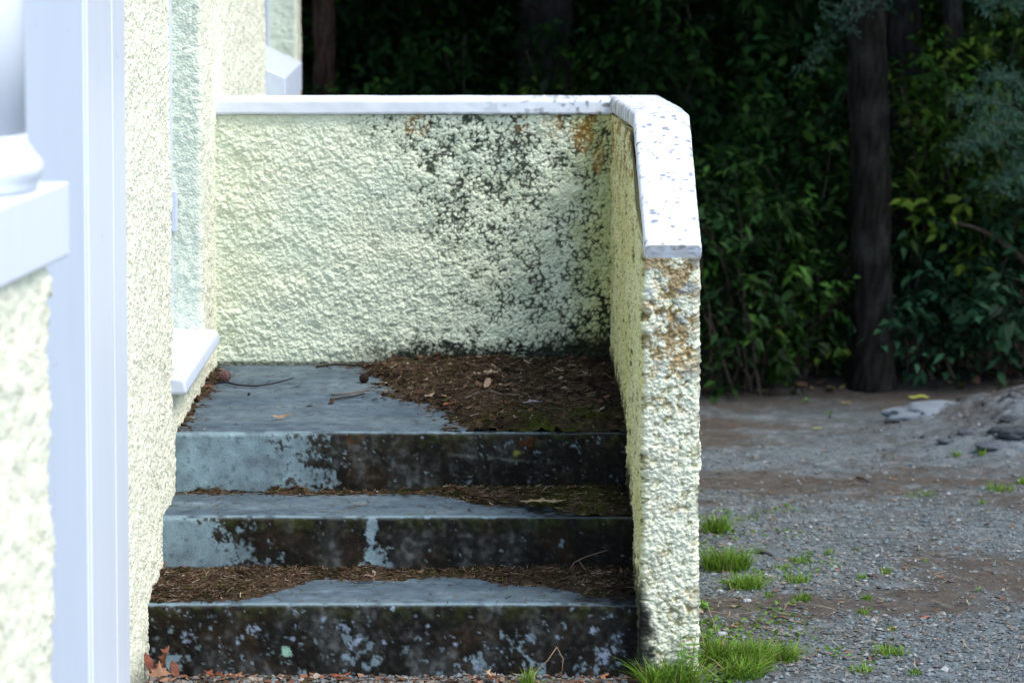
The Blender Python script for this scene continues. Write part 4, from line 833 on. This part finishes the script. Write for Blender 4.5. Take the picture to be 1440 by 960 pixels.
def cloud(n, c, rad, size, pal, clump=14, seed=0):
    """leaf positions gathered on twigs inside an ellipsoid"""
    m = max(1, n//clump); u = rng.normal(0, 1, (m, 3)); u /= np.linalg.norm(u, axis=1)[:, None]; u *= (rng.random((m, 1))**.45)
    tips = np.asarray(c)+u*np.asarray(rad); ds = u*np.array((1, 1, .3))+rng.normal(0, .5, (m, 3)); ds /= np.linalg.norm(ds, axis=1)[:, None]
    t = (rng.random((m, clump, 1))-.5)*size*5.5; C = tips[:, None]+ds[:, None]*t+rng.normal(0, size*.35, (m, clump, 3))
    sd = np.sign(rng.random((m, clump, 1))-.5); side = np.cross(ds, np.array((0, 0, 1.)))[:, None]*sd
    D = side*1.0+ds[:, None]*.5+rng.normal(0, .35, (m, clump, 3))+np.array((0, -.1, -.15))
    pal = np.asarray(pal)*1.22; pc = pal[rng.integers(0, len(pal), m)][:, None]*(.25+1.3*rng.random((m, 1, 1))**1.5)*(.6+.8*rng.random((m, clump, 1)))
    return C.reshape(-1, 3), D.reshape(-1, 3), size*(.6+.7*rng.random(m*clump)), pc.reshape(-1, 3), tips
DG = [(.017, .048, .008), (.011, .035, .008), (.026, .066, .010), (.015, .046, .013)]
YG = [(.046, .095, .012), (.031, .082, .011), (.070, .115, .013), (.022, .062, .009)]
TG = [(.02, .062, .030), (.016, .05, .022), (.03, .08, .035)]
def shrub(x, y, rad, zc, n, size, pal, label, stems=6, bigleaves=0, grp='leafy bushes along the edge of the trees', cut=None):
    g = gz(x, y); r = empty('leafy_bush', (x, y, g), label, 'bush', grp)
    C, D, s, c, tips = cloud(n, (x, y, g+zc), rad, size, pal)
    k = C[:, 2] > gz(x, y)+.01; C, D, s, c = C[k], D[k], s[k], c[k]
    fo = leaves('foliage', C, D, s, c, M_leaf, r, .46, 'stuff')
    lst = []
    for i in range(stems*2):
        e = tips[rng.integers(0, len(tips))]; b = np.array((x+rng.normal(0, .08), y+rng.normal(0, .06), g-.03)); lst.append((curve(b, e, (rng.normal(0, .05), 0, .1), 10, .02), np.linspace(.009, .003, 10)))
    tubes('stem', lst, M_bark, (.09, .07, .055), r)
    # the largest leaves nearest the eye, each a part
    if bigleaves:
        me = None
        for i in range(bigleaves):
            u = rng.normal(0, 1, 3); u /= np.linalg.norm(u); u[1] = -abs(u[1]); P_ = np.array((x, y, g+zc))+u*np.asarray(rad)*.97
            if me is None:
                q = [(0, 0, 0), (.3, .2, .05), (.62, .21, .045), (1, 0, -.12), (.62, -.21, .045), (.3, -.2, .05), (.32, 0, 0), (.64, 0, -.02)]
                f = [(0, 6, 1), (1, 6, 7, 2), (2, 7, 3), (0, 5, 6), (5, 4, 7, 6), (4, 3, 7)]; me = bpy.data.meshes.new('leaf'); me.from_pydata(q, [], f); a = me.color_attributes.new('col', 'FLOAT_COLOR', 'POINT')
                cl = pal[bigleaves % 3]
                for v in a.data: v.color = (cl[0]*1.15, cl[1]*1.15, cl[2]*1.15, 1)
                me.materials.append(M_leaf)
                for pg in me.polygons: pg.use_smooth = True
            o = bpy.data.objects.new('leaf', me); S.collection.objects.link(o); o.parent = r
            o.location = Vector(P_)-r.location; sc = size*(.9+.7*random.random()); o.scale = (sc, sc, sc)
            o.rotation_euler = (random.uniform(-.7, .7)-.5, random.uniform(.0, .9), random.uniform(0, 6.28))
    return r
def tree(x, y, r, h, lean, label, color, ccen, crad, n, size, pal, name='broadleaf_tree', group=None):
    t = empty(name, (x, y, gz(x, y)), label, 'tree', group)
    trunk(x, y, r, h, lean, color, t)
    C, D, s, c, tips = cloud(n, ccen, crad, size, pal, 10)
    leaves('crown', C, D, s, c, M_leaf, t, .55, 'stuff')
    lst = []
    for i in range(10):
        f = .45+.5*i/10; b = np.array((x+lean[0]*f, y+lean[1]*f, gz(x, y)+h*f)); e = tips[rng.integers(0, len(tips))]; lst.append((curve(b, e, (0, 0, .15), 10, .05), np.linspace(r*.35, r*.08, 10)))
    tubes('limb', lst, M_bark, color, t, 7)
    return t
tree(1.79, 12.0, .094, 5.5, (-.18, .05), 'straight grey brown tree trunk standing alone in front of the bushes', (.013, .012, .010), (1.6, 12.2, 4.6), (2.4, 1.6, 1.9), 9000, .13, DG)
tree(2.12, 13.4, .085, 6, (.02, 0), 'black tree trunk behind the bushes, right of the grey trunk', (.02, .018, .018), (2.6, 14, 4.6), (2.4, 2.2, 2.0), 9000, .14, DG)
tree(2.32, 12.9, .045, 5, (-.06, 0), 'thin dark tree behind the bushes at the right', (.025, .022, .02), (3.6, 12.6, 4.2), (1.6, 1.4, 1.6), 5000, .12, DG)
tree(.28, 15.0, .16, 7, (.1, 0), 'thick dark trunk in the gloom behind the parapet', (.03, .026, .024), (.2, 14.6, 4.8), (2.6, 2.2, 2.0), 9000, .15, DG)
tree(-.93, 14.2, .06, 6, (-.03, 0), 'thin reddish brown trunk just right of the house corner', (.07, .04, .03), (-1.2, 14.4, 4.4), (2.2, 2.0, 2.2), 8000, .14, DG)
tree(1.02, 16.2, .12, 7, (.1, 0), 'dark trunk deep in the wood above the end of the parapet', (.03, .026, .024), (1.0, 16.5, 5), (3, 2.4, 2.2), 9000, .16, DG)
tree(3.6, 14.6, .12, 7, (-.1, 0), 'large tree standing to the right outside the gravel', (.04, .034, .03), (4.2, 13.6, 4.4), (2.6, 2.4, 2.4), 9000, .15, DG)
tree(-3.4, 16.5, .14, 7, (.1, 0), 'large tree behind the house', (.04, .034, .03), (-3.2, 15.6, 4.2), (2.8, 2.6, 2.8), 8000, .16, DG)
# conifer whose bough reaches in from the right
cf = empty('conifer_tree', (3.35, 11.7, gz(3.35, 11.7)), 'blue green conifer reaching its fine sprays in from the right', 'tree')
trunk(3.35, 11.7, .10, 5, (0, 0), (.05, .04, .035), cf)
bl = []; Cc = []; Dd = []
for (a_, b_) in (((1440, 215, 11.6), (1345, 205, 11.4)), ((1450, 170, 11.6), (1352, 140, 11.4)), ((1460, 245, 11.6), (1400, 262, 11.5)), ((1450, 130, 11.6), (1390, 110, 11.5)), ((1470, 20, 11.6), (1380, 5, 11.5)), ((1300, -60, 11.6), (1170, 20, 11.6)), ((1300, -40, 11.7), (1130, 90, 11.7)), ((1470, 190, 11.6), (1372, 180, 11.3))):
    p0 = np.array(at(*a_)); p1 = np.array(at(*b_)); P_ = curve(p0, p1, (0, 0, .04), 14, .01); bl.append((P_, np.linspace(.006, .0015, 14)))
    root = np.array((3.33, 11.7, p0[2]+.25)); P2 = curve(root, p0, (0, 0, .05), 16); bl.append((P2, np.linspace(.012, .006, 16))); P_ = np.concatenate([P_, P2[4:]]) if b_[1] > -70 else P_
    for q in P_:
        for k in range(7):
            d = rng.normal(0, 1, 3)*np.array((1, .6, .8)); d /= np.linalg.norm(d); ln = .05+.07*rng.random()
            for j in range(16):
                Cc.append(q+d*ln*j/16); Dd.append(d+rng.normal(0, .9, 3))
tubes('bough', bl, M_bark, (.05, .04, .03), cf, 5)
Cc = np.array(Cc); leaves('spray', Cc, np.array(Dd), .015+.008*rng.random(len(Cc)), np.array((.055, .12, .085))*(.5+.9*rng.random((len(Cc), 1))), M_leaf, cf, .18, 'stuff')
C, D, s, c, tips = cloud(7000, (3.5, 12.0, 3.6), (1.5, 1.3, 1.9), .09, TG, 12); leaves('crown', C, D, s, c, M_leaf, cf, .4, 'stuff')
# bushes: (px of centre, Y, half width m, centre height, vertical radius, leaves, leaf size, palette, label, big leaf parts)
for (px, Y, rx, zc, rz, n, sz, pal, lb, big) in (
    (1035, 12.05, .42, .55, .60, 2600, .060, DG, 'dense green bush just right of the parapet', 36),
    (1130, 12.35, .42, .75, .80, 3000, .062, DG, 'tall leafy bush left of the grey tree trunk', 44),
    (1120, 12.2, .30, .28, .32, 1100, .052, YG, 'low yellow green undergrowth left of the grey tree trunk', 16),
    (1330, 12.30, .38, .95, .75, 2600, .066, YG, 'bright leafy bush right of the grey tree trunk with large yellow green leaves', 44),
    (1300, 12.2, .34, .30, .34, 1300, .060, TG, 'low dark green bush at the right foot of the grey tree trunk', 20),
    (1420, 12.15, .36, .55, .5, 1900, .068, TG, 'fresh green bush with drooping leaves above the earth bank', 36),
    (1440, 12.8, .5, 1.2, .7, 2600, .062, YG, 'yellow green bush high at the right behind the conifer spray', 20),
    (960, 13.2, .5, .9, .85, 2400, .060, DG, 'dim bush behind the end of the parapet coping', 10),
    (860, 13.8, .6, 1.0, .85, 2600, .058, YG, 'shaded bush above the right part of the back parapet', 10),
    (720, 14.2, .6, .95, .8, 2600, .060, DG, 'shaded bush above the middle of the back parapet', 8),
    (560, 13.8, .6, .9, .75, 2600, .060, DG, 'shaded bush above the left part of the back parapet', 8),
    (470, 13.3, .4, .9, .55, 1500, .052, YG, 'low shaded bush next to the far house corner', 8)):
    p = at(px, 500, Y); shrub(p.x, Y, (rx, .34, rz), zc, n, sz, pal, lb, 7, big)
i = 0
for (x, y, rx, zc, rz) in ((1.2, 13.4, .8, 1.3, 1.2), (2.6, 13.8, .8, 1.4, 1.3), (.2, 16.0, 1.0, 1.4, 1.2), (-1.0, 15.8, 1.0, 1.4, 1.3), (1.6, 15.4, 1.0, 1.5, 1.4), (3.2, 15.6, 1.1, 1.5, 1.4), (4.3, 12.6, 1.0, 1.0, 1.1), (-2.3, 14.6, 1.0, 1.0, 1.2)):
    names = ['behind the left end of the row of bushes', 'behind the right end of the row of bushes', 'far back behind the parapet', 'far back behind the house corner', 'far back behind the grey tree trunk', 'deep in the wood at the right', 'outside the right edge of the gravel', 'behind the house']
    shrub(x, y, (rx, .6, rz), zc, 3800, .085, DG, 'dark dense bush '+names[i], 4, 0, 'dark bushes deeper in the wood'); i += 1
# bare arching limb in front of the bushes at the right
p = [(1480, 420, 11.95), (1450, 375, 11.95), (1425, 352, 11.95), (1395, 330, 11.95), (1365, 318, 11.95), (1335, 312, 11.98)]
br = tubes('arching_branch', [(np.array([at(*q) for q in p]), np.array([.020, .017, .014, .011, .008, .005])), (np.array([at(1700, 560, 12.1), at(1560, 490, 12.0), at(1480, 420, 11.95)]), np.array([.03, .025, .020]))], M_bark, (.085, .06, .05), None, 8, .2)
tag(br, 'bare brown arching branch reaching in at the right above the bank', 'branch')
# far wood: a mass nobody could count
N = 42000; Xf = -10+20*rng.random(N); Yf = 17.5+5*rng.random(N); Zf = -.5+6.5*rng.random(N)**1.5
leaves('far_wood', np.stack([Xf, Yf, Zf], -1), rng.normal(0, 1, (N, 3)), .30+.12*rng.random(N), np.array((.02, .045, .016))*(.5+rng.random((N, 1))), M_leaf, None, .7, 'stuff')
N = 9000; Xf = -9+18*rng.random(N); Yf = 11.4+8*rng.random(N); Zf = 3.3+3*rng.random(N); k = ~((Xf < -.6) & (Yf < 12.2)); 
leaves('shade_canopy', np.stack([Xf, Yf, Zf], -1)[k], rng.normal(0, 1, (k.sum(), 3)), .26+.14*rng.random(k.sum()), np.array((.025, .055, .018))*(.5+rng.random((k.sum(), 1))), M_leaf, None, .7, 'stuff')  # loose leaves added overhead, out of view, to keep the wood dark
# floor of the wood
n = 5000; X = -3+8*rng.random(n); Y = 11.9+3*rng.random(n)
flakes('forest_floor_litter', X, Y, ground_z(X, Y)+.01, .012, .035, [(.07, .045, .03), (.10, .06, .035), (.05, .06, .02), (.12, .10, .05)])
